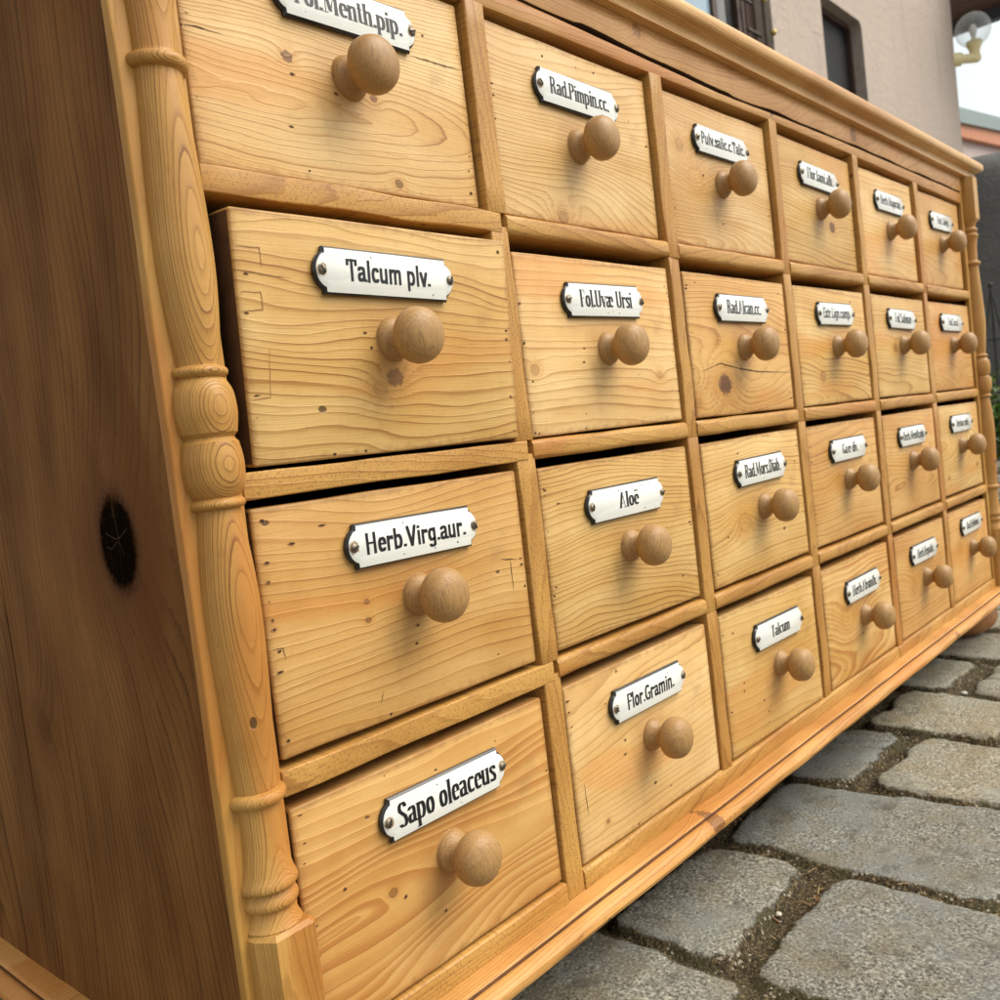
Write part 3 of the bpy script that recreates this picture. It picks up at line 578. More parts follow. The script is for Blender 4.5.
# plate centre and knob position, in mm from the middle of each drawer front
PLATE = {11: (0, 29.8), 12: (-3, 27), 13: (-3, 27), 14: (-3.5, 27), 15: (-1, 26.2), 16: (-3.5, 24.5), 21: (1.2, 30.5), 22: (-3, 26.3), 23: (-3, 27.2), 24: (-1, 28.5), 25: (-4, 28), 26: (-5, 28.2),
 31: (-1.5, 32), 32: (-3, 26.8), 33: (1.5, 28.2), 34: (.6, 29.6), 35: (-5, 29.2), 36: (-5, 31.7), 41: (-1.5, 29.6), 42: (-2, 28.6), 43: (4, 26), 44: (2, 24.8), 45: (-1.5, 27.9), 46: (0, 32)}
KNOB = {11: (-3, -3), 12: (-6, -5.9), 13: (-5, -4.7), 14: (-1, -2), 15: (-1, -5), 16: (-1, -4), 21: (-.5, -2), 22: (-2.5, -5.5), 23: (-2.5, -4.3), 24: (1, -3.3), 25: (-1, -1.5), 26: (-1, -1),
 31: (-2, 1), 32: (-1.5, -5), 33: (4, -3.9), 34: (0, -1), 35: (-6, 0), 36: (-5, 2), 41: (-1, -3), 42: (-1, -2.6), 43: (4, -4.7), 44: (4, -6), 45: (4, -3.3), 46: (1.5, 0)}
# woods: (kind, pith height, pith depth, tilt, ring width, line strength, warp, tone, knots)
Y_ = 'yellow'; O_ = 'orange'; P_ = 'pale'
WD = {
 11: (P_, -.02, .030, .05, .0032, .65, .016, [(-.0355, .001, .0022, .8, .8), (.0281, -.0518, .0022, .7, .7), (.0175, -.0092, .0018, .8, .8)]),
 12: (P_, -.075, .020, .10, .0050, .75, .022, [(-.0282, -.0535, .0050, 1.2, .35)]),
 13: (P_, -.06, .02, .05, .0036, .8, .014, [(-.0661, .0196, .0048, .9, .25), (-.045, -.004, .010, .6, 0.)]),
 14: (Y_, -.08, .03, .03, .0042, .9, .012, [(.0292, -.0162, .0050, .8, .9)]),
 15: (P_, -.07, .03, .08, .0060, .5, .012, []),
 16: (O_, -.05, .03, .08, .0060, .45, .010, [(-.02, .02, .006, .6, 0.)]),
 21: (Y_, -.085, .018, .10, .0062, 1.0, .026, [(-.0025, -.0190, .0042, 1.3, .75), (-.0133, -.0245, .0034, .7, .12)]),
 22: (P_, -.09, .05, .03, .0082, .75, .008, [(-.0799, -.0154, .0030, .9, .3), (.064, -.0226, .0030, .8, .25)]),
 23: (O_, -.01, .03, .05, .0042, .85, .018, [(-.0383, -.0318, .0085, 1.6, 1.), (-.085, -.045, .004, .9, .2)]),
 24: (Y_, -.06, .02, .12, .0055, 1.0, .020, [(-.0379, -.0294, .0055, .5, .35)]),
 25: (Y_, -.05, .02, .05, .0050, .8, .016, [(-.024, -.002, .0045, .9, .5)]),
 26: (O_, -.06, .03, .05, .0050, .6, .014, [(.03, -.035, .006, .9, 0.)]),
 31: (O_, -.10, .03, .06, .0068, .55, .016, [(-.0324, -.0053, .0016, .5, .6), (-.0322, .0038, .0015, .5, .6)]),
 32: (Y_, -.07, .02, .06, .0042, 1.0, .020, []),
 33: (Y_, .085, .02, .04, .0048, 1.0, .018, [(-.030, -.012, .0075, .9, .1)]),
 34: (O_, .08, .03, .03, .0055, .8, .014, [(-.02, .0, .006, .6, .1)]),
 35: (O_, -.02, .01, .12, .0048, .7, .018, [(.0, -.04, .010, .9, 0.)]),
 36: (Y_, .0, .02, .15, .0050, .75, .018, [(.0663, -.0287, .0030, .7, .8), (-.067, -.0355, .0028, .7, .7)]),
 41: (O_, -.012, .013, .13, .0072, 1.15, .022, [(-.0384, -.0058, .0020, .9, .6)]),
 42: (P_, .06, .05, .06, .0058, .5, .010, [(-.0588, -.04, .0020, .6, .6)]),
 43: (Y_, -.09, .04, .05, .0080, .4, .010, []),
 44: (Y_, -.03, .02, .10, .0068, 1.15, .022, [(-.035, .0, .012, .6, 0.)]),
 45: (O_, -.08, .03, .04, .0050, .75, .012, [(-.0354, -.0069, .007, .7, .1)]),
 46: (O_, .07, .03, .03, .0050, .65, .010, [(-.05, .008, .006, .6, .1)]),
}
TONE = {Y_: ((.74, .495, .195), (.62, .355, .095), (.29, .115, .022)), O_: ((.69, .42, .150), (.57, .30, .078), (.30, .105, .020)), P_: ((.77, .53, .245), (.66, .395, .135), (.33, .140, .035))}
CRACKS = {11: [[(-.0956, .0017), (-.0839, .0028), (-.0711, .0028)], [(.0491, .0203), (.0678, .0205), (.0888, .0213)]],
 21: [[(-.0899, .0405), (-.0776, .0405), (-.0775, .0318)], [(-.0896, .0204), (-.0792, .0206), (-.0789, .0127), (-.0904, .0117)], [(-.0776, -.0049), (-.0797, -.0268), (-.0914, -.0276)], [(-.0915, .030), (-.075, .0285), (-.062, .0275)]],
 23: [[(-.0885, -.0185), (-.0719, -.0203), (-.0439, -.0147), (-.0112, -.0195), (.027, -.0227), (.0880, -.0243)]],
 31: [[(-.0900, -.0065), (-.0839, -.0073), (-.0831, -.0127)], [(-.0286, -.0427), (-.0309, -.0483)], [(.070, .008), (.085, .0055)], [(.078, .006), (.0782, -.012)]],
 12: [[(.0, -.006), (.012, -.011)]], 42: [[(-.079, -.008), (-.0785, -.030)]], 41: [[(-.088, .0534), (-.085, .0530)]]}
MARKS = {11: [(-.0339, -.0072), (-.0311, -.053), (.0853, -.05)], 12: [(-.032, .0486), (.0247, .0504), (.0243, -.0073)],
 21: [(-.0203, .0031), (-.017, -.0044), (.085, .0508), (.087, .0057), (.0865, .0004), (.0868, -.0531), (-.0267, -.0554), (-.0462, -.0575), (-.086, .0285)],
 22: [(-.0873, .0011), (-.0263, -.0024), (-.0281, -.0116), (-.0872, .0253), (.0880, .0356), (.0882, .0258), (.0879, .0002), (.0878, -.0155), (.0879, -.0352), (-.0868, -.0541), (-.0831, -.0547), (-.0345, -.0557)],
 23: [(-.0715, .0487), (-.0857, -.0506), (.0813, -.0423), (-.085, .046)], 31: [(-.0001, -.0153), (-.0024, -.0244), (-.0256, -.0555), (-.0870, .0238), (-.0872, .002), (-.0862, .0520), (-.0875, -.0497), (-.0860, -.0083)],
 32: [(-.0852, .0438), (-.0865, -.0227)], 41: [(-.031, -.0113), (-.0344, .0535), (-.067, .0091), (-.0052, -.0308), (.0861, -.0289)],
 42: [(-.0301, .0048), (-.0319, -.0042), (-.0315, .0525), (-.0253, -.0553)], 43: [(-.0588, -.0033), (-.0208, -.0379), (-.0277, -.0264), (-.0228, -.0467), (-.060, -.010)], 44: [(-.0569, -.0459)],
 24: [(.05, .045), (-.03, -.05)], 33: [(-.03, .045), (-.06, -.02)], 13: [(-.0322, .0005), (.02, -.03)]}
ORD = {1: 'top', 2: 'second', 3: 'third', 4: 'bottom'}

rnd = random.Random(5)
def sliver(bm, pts, w, yy, mat, rs):
    """a thin open crack: a tapered dark ribbon let into the face"""
    P = []
    for (a, b) in zip(pts[:-1], pts[1:]):
        nseg = max(2, int(math.hypot(b[0] - a[0], b[1] - a[1]) / .0025))
        for k in range(nseg): P.append((a[0] + (b[0] - a[0]) * k / nseg, a[1] + (b[1] - a[1]) * k / nseg))
    P.append(pts[-1]); up = []; lo = []
    for i, (px, pz) in enumerate(P):
        a, b = P[max(0, i - 1)], P[min(len(P) - 1, i + 1)]; dx, dz = b[0] - a[0], b[1] - a[1]; l = math.hypot(dx, dz) or 1
        nx_, nz_ = -dz / l, dx / l; t = i / (len(P) - 1)
        wt_ = w * (.25 + .9 * math.sin(math.pi * min(1, max(.05, t)))) * (.6 + .8 * rs.random())
        jx, jz = rs.uniform(-1, 1) * .00018, rs.uniform(-1, 1) * .00018
        up.append(bm.verts.new((px + jx + nx_ * wt_ / 2, yy, pz + jz + nz_ * wt_ / 2))); lo.append(bm.verts.new((px + jx - nx_ * wt_ / 2, yy, pz + jz - nz_ * wt_ / 2)))
    for i in range(len(P) - 1): bm.faces.new((up[i], up[i + 1], lo[i + 1], lo[i])).material_index = mat
def blot(bm, cx, cz, rx, rz_, yy, mat, rs):
    k = 9; ph = rs.random() * 6
    vs_ = [bm.verts.new((cx + rx * math.cos(6.2832 * i / k) * rs.uniform(.6, 1.2), yy, cz + rz_ * math.sin(6.2832 * i / k) * rs.uniform(.6, 1.2))) for i in range(k)]
    bm.faces.new(vs_).material_index = mat

def plate_mesh(text, tw, cap, style):
    bm = bmesh.new()
    HX, HZ, q = .0412, .0112, .0042
    def outline(g):   # half-turned ends with little square notches; g = inset
        pts = []
        hx, hz = HX - g, HZ - g
        r_ = hz - q * .45
        endc = HX - .0010
        for s in (1, -1):
            pr_ = [(hx - .0004, -hz), (hx - .0002, -hz + q * .55)]
            for k in range(13):
                t = R(-66 + 132 * k / 12); pr_.append((endc + (r_ * .86) * math.cos(t) - .0018, (r_ * .98) * math.sin(t)))
            pr_ += [(hx - .0002, hz - q * .55), (hx - .0004, hz)]
            pts += [(a * s, b * s) for a, b in pr_]
        return pts
    lv = [(0., 0., 0), (-.0003, -.0020, 0), (.0003, -.0028, 0), (.00085, -.0032, 0), (.0010, -.00325, 1), (.0028, -.0041, 1)]
    rings = [[bm.verts.new((a, yy, b)) for a, b in outline(g)] for g, yy, _ in lv]
    m_ = len(rings[0])
    for i in range(len(rings) - 1):
        for k in range(m_):
            bm.faces.new((rings[i][k], rings[i][(k + 1) % m_], rings[i + 1][(k + 1) % m_], rings[i + 1][k])).material_index = lv[i][2] if i < 3 else 1
    bm.faces.new(rings[-1]).material_index = 1
    bmesh.ops.recalc_face_normals(bm, faces=bm.faces)
    me_faces = len(bm.faces)
    lettering(bm, text, tw, cap, -.00422, 0, 0, style, 2)
    rs_ = random.Random(text)
    for s in (-1, 1):
        blot(bm, s * .0428, 0, .0033, .0033, -.00416, 3, rs_)
    for q_ in range(rs_.randint(1, 4)):
        blot(bm, rs_.uniform(-.037, .037), rs_.choice((-1, 1)) * rs_.uniform(.0074, .0084), rs_.uniform(.0003, .0009), rs_.uniform(.0002, .0005), -.00417, 0, rs_)
    return bm
def to_plate(bm):
    me = bpy.data.meshes.new('name_plate'); 
    for f in bm.faces:
        if f.material_index >= 2 and f.normal.y > 0: f.normal_flip()
    bm.to_mesh(me); bm.free()
    for m_ in (M['enamel_black'], M['enamel'], M['ink'], M['rust']): me.materials.append(m_)
    me.shade_smooth(); me.set_sharp_from_angle(angle=R(40)); return me
# knob and screw prototypes share their meshes
kp = [(.0, 0), (.0108, 0), (.0112, .0008), (.0110, .0022), (.0098, .0042), (.0078, .0062), (.0068, .0082), (.0069, .0098), (.0082, .0112), (.0112, .0130), (.0134, .0155), (.0142, .0185), (.0140, .0215), (.0128, .0248), (.0103, .0274), (.0068, .0291), (.0030, .0298), (.0, .0299)]
kp = spline([(max(r, .0003), h) for r, h in kp], 3)
bm = bmesh.new(); lathe(bm, kp, 44, axis='Y'); knob_me = tomesh(bm, 'knob', [M['knob']], 60)
def screw_mesh(rot):
    bm = bmesh.new(); lathe(bm, [(.0026, 0), (.0026, .0004), (.0023, .0010), (.0014, .0016), (.0002, .0018)], 20, axis='Y')
    ca, sa = math.cos(rot), math.sin(rot)
    v = []
    for yy, ww in ((-.00195, .00036), (-.0006, .00036)):
        v.append([bm.verts.new((a * ca - b * sa, yy, a * sa + b * ca)) for a, b in ((-.0020, -ww), (.0020, -ww), (.0020, ww), (-.0020, ww))])
    bm.faces.new(v[0]).material_index = 1
    for k in range(4): bm.faces.new((v[0][k], v[0][(k + 1) % 4], v[1][(k + 1) % 4], v[1][k])).material_index = 1
    return tomesh(bm, 'screw', [M['screw'], M['slot']], 40)
screws = [screw_mesh(a) for a in (.3, 1.2, 2.2)]

for key, (text, tw, cap, style) in TXT.items():
    r_, c_ = divmod(key, 10)
    rs = random.Random(key)
    cx = .2 * (c_ - 1) + .0968; cz = (2.5 - r_) * PZ
    wd = .0916 if c_ == 1 else .0893
    if c_ == 1: cx = .0946
    if c_ == 6: wd = .0888; cx -= .0005
    hz, off = {1: (.0583, -.0013), 2: (.0568, -.0028), 3: (.0573, -.0004), 4: (.0573, -.0012)}[r_]
    if key == 21: hz, off = .0575, -.0018
    if key == 31: hz, off = .0580, .0004
    kind, pv, pw, tl, rw, ln, wp, kn = WD[key]
    l_, m_, t_ = TONE[kind]; j = rs.uniform(.90, 1.04)
    if key in (41, 44, 45, 13, 26): t_ = (.43, .185, .045)
    l_ = tuple(a * j for a in l_); m_ = tuple(a * j for a in m_)
    mat = wood('pine_drawer_front', 'X', (pv, pw), tl, rw * (.82 if kind == P_ else .95), kn, l_, m_, t_, warp=wp, line=ln * 1.5, wdet=1.6 if kind == Y_ else 1.1, seed=rs.uniform(1, 40) * 1.0, spark=.7, edge=(wd, hz), fat=key in (41, 44, 45, 13, 26), hand=(KNOB[key][0] / 1000 + .1 - cx + .2 * (c_ - 1), KNOB[key][1] / 1000 - off))
    bm = bmesh.new()
    loft(bm, 'X', -wd, wd, 0, .018, -hz, hz, .0013, 14, .0005, key * 3.1, rend=.0014)
    for f in bm.faces:
        if f.calc_center_median().x < -wd + .0002: f.material_index = 3
    loft(bm, 'X', -wd + .002, wd - .002, .0181, .30, -hz + .001, hz - .012, .001, 2, 0, mat=1)
    for pts in CRACKS.get(key, []): sliver(bm, pts, .0005 if key != 23 else .0008, -.00012, 4 if key == 21 else 2, rs)
    for (mx_, mz_) in MARKS.get(key, []):
        mz_ = max(-hz + .002, min(hz - .002, mz_))
        blot(bm, mx_, mz_, rs.uniform(.0011, .0019), rs.uniform(.0007, .0012), -.00008, 4, rs); blot(bm, mx_, mz_, rs.uniform(.0006, .0012), rs.uniform(.0004, .0008), -.00013, 2, rs)
    for q_ in range(10):
        ed = q_ % 3
        mx_, mz_ = (-(wd - rs.uniform(.003, .006)), rs.uniform(-.048, .048)) if ed == 0 else ((wd - rs.uniform(.003, .006)), rs.uniform(-.05, .05)) if ed == 1 else (rs.uniform(-.08, .08), rs.choice((-1, 1)) * rs.uniform(.02, .050))
        k_ = rs.uniform(.35, 1.1); e_ = rs.uniform(.7, 2.4)
        blot(bm, mx_, mz_, .0011 * k_ * e_, .0008 * k_, -.00008, 4, rs); blot(bm, mx_, mz_, .0007 * k_ * e_, .0005 * k_, -.00013, 2, rs)
    cz += off
    dy = {21: 0, 11: .004, 12: .0045, 13: .0045, 14: .004, 15: .004, 16: .004, 41: .0012, 32: .0012}.get(key, rs.uniform(.0005, .0018))
    o = link('drawer', tomesh(bm, 'drawer', [mat, M['inside'], M['crack'], M['dirty'], M['halo']], 40), cab, (cx, dy, cz))
    o['label'] = 'drawer with a wooden knob and a white enamel plate reading ' + text
    if key == 21: o.rotation_euler = (R(3.2), 0, R(-.3)); o.location.y = -.0048 - WL[cab.name].y; o.location.x += .0042
    else: o.rotation_euler = (0, R(rs.uniform(-.35, .35)), 0)
    px, pz = PLATE[key][0] / 1000 + (.1 - cx + .2 * (c_ - 1)), PLATE[key][1] / 1000 - off
    if key == 21: px -= .0104; pz -= .0005
    tilt = rs.uniform(-.6, .6)
    pl = link('name_plate', to_plate(plate_mesh(text, tw, cap, style)), o, (px, -.0001, pz), local=True, rot=(0, R(tilt), 0))
    for s in (-1, 1):
        link('screw', screws[(key + s) % 3], o, (px + s * .0428, -.0037, pz - s * .0428 * math.sin(R(tilt))), local=True)
    kx, kz = KNOB[key][0] / 1000 + (.1 - cx + .2 * (c_ - 1)), KNOB[key][1] / 1000 - off
    if key == 21: kx -= .0068; kz += .0003
    kb = link('knob', knob_me, o, (kx, .0003, kz), local=True, rot=(0, R(rs.uniform(-25, 25)), 0))

# ------------------------------------------------------------------ GROUND: granite setts
def vnoise(x, y, seed):
    xi, yi = np.floor(x).astype(np.int64), np.floor(y).astype(np.int64); xf, yf = x - xi, y - yi
    def h(a, b):
        v = (a * 374761393 + b * 668265263 + seed * 1442695041) & 0xffffffff
        v = ((v ^ (v >> 13)) * 1274126177) & 0xffffffff
        return ((v ^ (v >> 16)) & 0xffff) / 65535.
    u, v = xf * xf * (3 - 2 * xf), yf * yf * (3 - 2 * yf)
    return (h(xi, yi) * (1 - u) + h(xi + 1, yi) * u) * (1 - v) + (h(xi, yi + 1) * (1 - u) + h(xi + 1, yi + 1) * u) * v
def fbm(x, y, seed, o=4):
    s = 0; a = .5
    for i in range(o): s = s + a * (vnoise(x * 2 ** i, y * 2 ** i, seed + i * 17) - .5); a *= .5
    return s
XJ = {0: .272, 1: .4285, 2: .587, 3: .7475, 4: .8955, 5: 1.052}
PITCH = .156
def rowedge(i): return XJ.get(i, .272 + PITCH * i if i < 0 else 1.052 + PITCH * (i - 5))
KNOWN = {0: [-.420, -.2350, -.0540, .0585, .215], 1: [-.36, -.190, .0500, .200], 2: [-.34, -.165, -.022, .064, .22], 3: [-.30, -.110, .0460, .19], 4: [-.27, -.085, -.0230, .058, .21], -1: [-.33, -.085, .075, .24]}
def joints(i):
    rs = random.Random(i * 13 + 5); k = list(KNOWN.get(i, [rs.uniform(-.1, .1)]))
    while k[-1] < 6.2: k.append(k[-1] + rs.uniform(.125, .235))
    while k[0] > -5.2: k.insert(0, k[0] - rs.uniform(.125, .235))
    return np.array(k)
def ground_grid(x0, x1, y0, y1, st, name, hole=None, warp=.010):
    xs = np.arange(x0, x1 + st / 2, st); ys = np.arange(y0, y1 + st / 2, st)
    Xg, Yg = np.meshgrid(xs, ys, indexing='ij')
    wx = Xg + fbm(Xg * 9, Yg * 9, 3) * .022 + fbm(Xg * 40, Yg * 40, 9) * .014
    wy = Yg + fbm(Xg * 9, Yg * 9, 5) * .022 + fbm(Xg * 40, Yg * 40, 11) * .014
    imin = int((x0 - 1 - .272) / PITCH) - 1; imax = int((x1 + 1 - .272) / PITCH) + 2
    edges = np.array([rowedge(i) for i in range(imin, imax + 1)])
    ri = np.clip(np.searchsorted(edges, wx) - 1, 0, len(edges) - 2)
    el, er = edges[ri], edges[ri + 1]; sdx = np.minimum(wx - el, er - wx)
    sdy = np.zeros_like(wx); sid = np.zeros_like(wx); lx = np.zeros_like(wx); 
    for r in np.unique(ri):
        m = ri == r; J = joints(int(r) + imin); k = np.clip(np.searchsorted(J, wy[m]) - 1, 0, len(J) - 2)
        sdy[m] = np.minimum(wy[m] - J[k], J[k + 1] - wy[m]); sid[m] = (int(r) + imin) * 31 + k
    jw = .0055 + .009 * np.clip(fbm(Xg * 5, Yg * 5, 21) + .3, 0, 1)
    a = np.clip(sdx - jw * .7, -1, .03); b = np.clip(sdy - jw * 1.15, -1, .03)
    rc = .020
    qx, qy = np.maximum(rc - a, 0), np.maximum(rc - b, 0)
    dd = rc - np.sqrt(qx ** 2 + qy ** 2)          # rounded-corner distance, inside positive
    t = np.clip((dd + .002) / .008, 0, 1); prof = np.sqrt(1 - (1 - t) ** 2)
    rnd_ = (np.sin(sid * 12.9898) * 43758.5453) % 1
    tx = (np.sin(sid * 7.77) * 1337.3) % 1 - .5; ty = (np.sin(sid * 3.31) * 917.7) % 1 - .5
    H = prof * (.0050 + .0025 * rnd_) + prof * (fbm(Xg * 22, Yg * 22, 31) * .006 + fbm(Xg * 90, Yg * 90, 41) * .0022) + (1 - prof) * (fbm(Xg * 60, Yg * 60, 51) * .006 - .001)
    H = H + prof * (tx * (wx - (el + er) / 2) * .03)
    Z = GZ - .0070 + H
    nx_, ny_ = Xg.shape; co_ = np.stack([Xg, Yg, Z], -1).reshape(-1, 3)
    idx = np.arange(nx_ * ny_).reshape(nx_, ny_)
    q = np.stack([idx[:-1, :-1], idx[1:, :-1], idx[1:, 1:], idx[:-1, 1:]], -1).reshape(-1, 4)
    if hole:
        cxg = (Xg[:-1, :-1] + st / 2).ravel(); cyg = (Yg[:-1, :-1] + st / 2).ravel()
        keep = ~((cxg > hole[0] - st * .0) & (cxg < hole[1]) & (cyg > hole[2]) & (cyg < hole[3])); q = q[keep]
    me = bpy.data.meshes.new(name); me.vertices.add(len(co_)); me.vertices.foreach_set('co', co_.ravel())
    me.loops.add(len(q) * 4); me.loops.foreach_set('vertex_index', q.ravel().astype(np.int32))
    me.polygons.add(len(q)); me.polygons.foreach_set('loop_start', np.arange(0, len(q) * 4, 4, dtype=np.int32))
    me.update(); me.validate()
    A = me.attributes.new('stone', 'FLOAT', 'POINT'); A.data.foreach_set('value', np.clip((dd + .001) / .006, 0, 1).ravel().astype(np.float32))
    B = me.attributes.new('sid', 'FLOAT', 'POINT'); B.data.foreach_set('value', rnd_.ravel().astype(np.float32))
    me.shade_smooth()
    if name == 'near': return me, Xg, Yg, Z, dd
    return me
n = NT('granite_setts'); P = n.coord(); st = n.attr('stone'); sid = n.attr('sid')
g1 = n.noise(P, 420., 4., .7); g2 = n.noise(P, 28., 5., .6); g3 = n.noise(P, 6., 3.)
c = n.ramp(g1, [(.34, (.040, .037, .030)), (.46, (.175, .165, .138)), (.55, (.29, .275, .23)), (.70, (.60, .58, .50))])
c = n.mix(n.math('MULTIPLY', n.sstep(g2, .45, .68), .6), c, (.20, .165, .10)); c = n.mix(n.math('MULTIPLY', n.sstep(n.noise(P, 13., 4., .6), .5, .66), .5), c, (.235, .245, .235)); c = n.mix(n.math('MULTIPLY', n.sstep(n.noise(P, 45., 5., .7), .54, .66), .55), c, (.085, .075, .055))
c = n.mix(n.math('MULTIPLY', n.sstep(g3, .5, .65), .35), c, (.20, .20, .18))
c = n.mix(1., c, n.ramp(sid, [(0, (.70, .73, .76)), (.5, (.98, .97, .92)), (1, (1.12, 1.07, .94))]), 'MULTIPLY')
pit = n.vor(P, 170.); pm = n.math('MULTIPLY', n.math('LESS_THAN', pit, .16), n.math('GREATER_THAN', n.noise(P, 60., 2.), .56))
c = n.mix(n.math('MULTIPLY', pm, .8), c, (.04, .037, .03))
s1 = n.noise(P, 380., 3., .75); s2 = n.noise(P, 35., 4.)
soil = n.ramp(s1, [(.36, (.012, .008, .004)), (.5, (.060, .042, .018)), (.6, (.145, .105, .05)), (.72, (.34, .27, .16))])
soil = n.mix(n.math('MULTIPLY', n.sstep(s2, .46, .62), .5), soil, (.060, .060, .022))
gr = n.vor(P, 210.); grc = n.math('MULTIPLY', n.math('LESS_THAN', gr, .26), n.math('GREATER_THAN', n.noise(P, 90., 2.), .54))
soil = n.mix(n.math('MULTIPLY', grc, .85), soil, (.38, .34, .27))
e = n.math('ADD', st, n.math('MULTIPLY', n.math('SUBTRACT', n.noise(P, 130., 4., .7), .5), 1.3))
msk = n.sstep(e, .3, .75)
c = n.mix(msk, soil, c)
h = n.math('ADD', n.math('MULTIPLY', g1, .5), n.math('ADD', n.math('MULTIPLY', n.math('MULTIPLY', s1, n.math('SUBTRACT', 1., msk)), 2.2), n.math('MULTIPLY', pm, -1.2)))
M['ground'] = n.fin(c, .85, n.bump(h, .9, .0022), .3)
me, gX, gY, gZ_, gD = ground_grid(-.3, 1.9, -.75, .85, .004, 'near'); me.materials.append(M['ground']); tag(link('paving', me), kind='structure')
me = ground_grid(-3.0, 7.4, -4.0, 4.0, .02, 'mid', hole=(-.3, 1.9, -.75, .85)); me.materials.append(M['ground']); tag(link('paving', me), kind='structure')
# grit, straw and moss crumbs lying in the joints
rs = random.Random(77); jm = np.argwhere((gD < .0005) & (gX < 1.3) & (gY < .3) & (gY > -.5)); bm = bmesh.new()
for q_ in range(5200):
    i_, j_ = jm[rs.randrange(len(jm))]; px_, py_, pz_ = gX[i_, j_] + rs.uniform(-.002, .002), gY[i_, j_] + rs.uniform(-.002, .002), gZ_[i_, j_]
    t_ = rs.random()
    if t_ < .16:
        l_ = rs.uniform(.003, .010); a_ = rs.uniform(0, 6.28); w_ = rs.uniform(.0002, .0005); ca, sa = math.cos(a_), math.sin(a_); h0, h1 = rs.uniform(.0003, .002), rs.uniform(.0003, .003)
        V = [bm.verts.new((px_ + u_ * ca * l_ - v_ * sa * w_, py_ + u_ * sa * l_ + v_ * ca * w_, pz_ + (h0 if u_ < 0 else h1))) for u_, v_ in ((-.5, -1), (.5, -1), (.5, 1), (-.5, 1))]
        bm.faces.new(V).material_index = 1
    else:
        r_ = rs.uniform(.0004, .0011) * (1.8 if t_ > .97 else 1); mi = 0 if t_ > .9 else 2 if t_ < .62 else 3
        V = [bm.verts.new((px_ + r_ * a, py_ + r_ * b, pz_ + .0002 + r_ * c)) for a, b, c in ((1, 0, 0), (-.4, .9, 0), (-.5, -.8, 0), (rs.uniform(-.3, .3), rs.uniform(-.3, .3), rs.uniform(.6, 1.2)), (0, 0, -.6))]
        for f in ((0, 1, 3), (1, 2, 3), (2, 0, 3), (1, 0, 4), (2, 1, 4), (0, 2, 4)): bm.faces.new([V[k] for k in f]).material_index = mi
db = part('joint_litter', bm, [simple('grit', (.45, .41, .32), .8), simple('straw', (.32, .22, .10), .8, var=.4), simple('crumb', (.055, .038, .018), .95, var=.5), simple('moss_crumb', (.075, .080, .020), .95, var=.4)], None, (0, 0, 0), smooth=0)
tag(db, 'grit, moss crumbs and straw bits lying in the joints between the paving stones', 'litter', kind='stuff')
bm = bmesh.new()
for (a, b, c0, d0) in ((-60, -3, -60, 60), (7.4, 60, -60, 60), (-3, 7.4, -60, -4), (-3, 7.4, 4, 60)):
    bm.faces.new([bm.verts.new(p) for p in ((a, c0, 0), (b, c0, 0), (b, d0, 0), (a, d0, 0))])
n = NT('yard'); P = n.coord(); br = n.t.nodes.new('ShaderNodeTexBrick'); n.L(P, br.inputs['Vector']); br.inputs['Scale'].default_value = 1.
br.inputs['Brick Width'].default_value = .2; br.inputs['Row Height'].default_value = .156; br.inputs['Mortar Size'].default_value = .012
br.inputs['Color1'].default_value = (.19, .185, .17, 1); br.inputs['Color2'].default_value = (.24, .23, .2, 1); br.inputs['Mortar'].default_value = (.06, .05, .03, 1)
yc = n.mix(n.math('MULTIPLY', n.noise(P, 30., 5.), .5), br.outputs['Color'], (.12, .11, .09))
part('ground', bm, n.fin(yc, .9), None, (0, 0, GZ - .006), smooth=0); bpy.data.objects['ground']['kind'] = 'structure'

# bits lying in the joints
brown = simple('dry_leaf', (.26, .15, .075), .8, var=.4); pale = simple('pale_pebble', (.46, .42, .34), .8, var=.2); twigm = simple('twig', (.22, .13, .065), .85, var=.3)
def gz(x, y): return GZ - .0095
bits = [('twig', .292, -.098, 30, .016, 'thin brown twig in the mossy joint by the cabinet base'), ('twig', .365, -.066, 100, .012, 'short straw twig lying on the joint edge of a big paving stone'),
        ('twig', .585, -.045, -55, .014, 'pinkish wood splinter between two rows of paving stones'), ('twig', .352, -.046, 70, .020, 'long dry stalk lying across the mossy joint'),
        ('twig', .330, -.020, -20, .014, 'dry stalk half under the cabinet moulding')]
for i, (k_, x_, y_, an, ln_, lb) in enumerate(bits):
    bm = bmesh.new(); a = R(an)
    pts = [(-ln_ / 2 * math.cos(a), -ln_ / 2 * math.sin(a), .0), (.001, .0005, .0012), (ln_ / 2 * math.cos(a), ln_ / 2 * math.sin(a), .0003)]
    tube(bm, pts, .0009, 6, taper=.4); tag(part('twig', bm, twigm, None, (x_, y_, GZ + (.0012 if i in (1,) else -.0075))), lb, 'twig', 'dry twigs on the paving')
rs = random.Random(3)
leafpos = [(.372, -.074, .0052, 'curled brown leaf scrap on the near corner of a big paving stone', 1), (.263, .012, .0045, 'pale curled leaf flake below the cabinet, beside the soil', 0), (.259, .0, .0045, 'slim leaf flake next to another flake under the cabinet', 0), (.252, .035, .0050, 'brown leaf flake in the dark soil under the moulding', 0)]
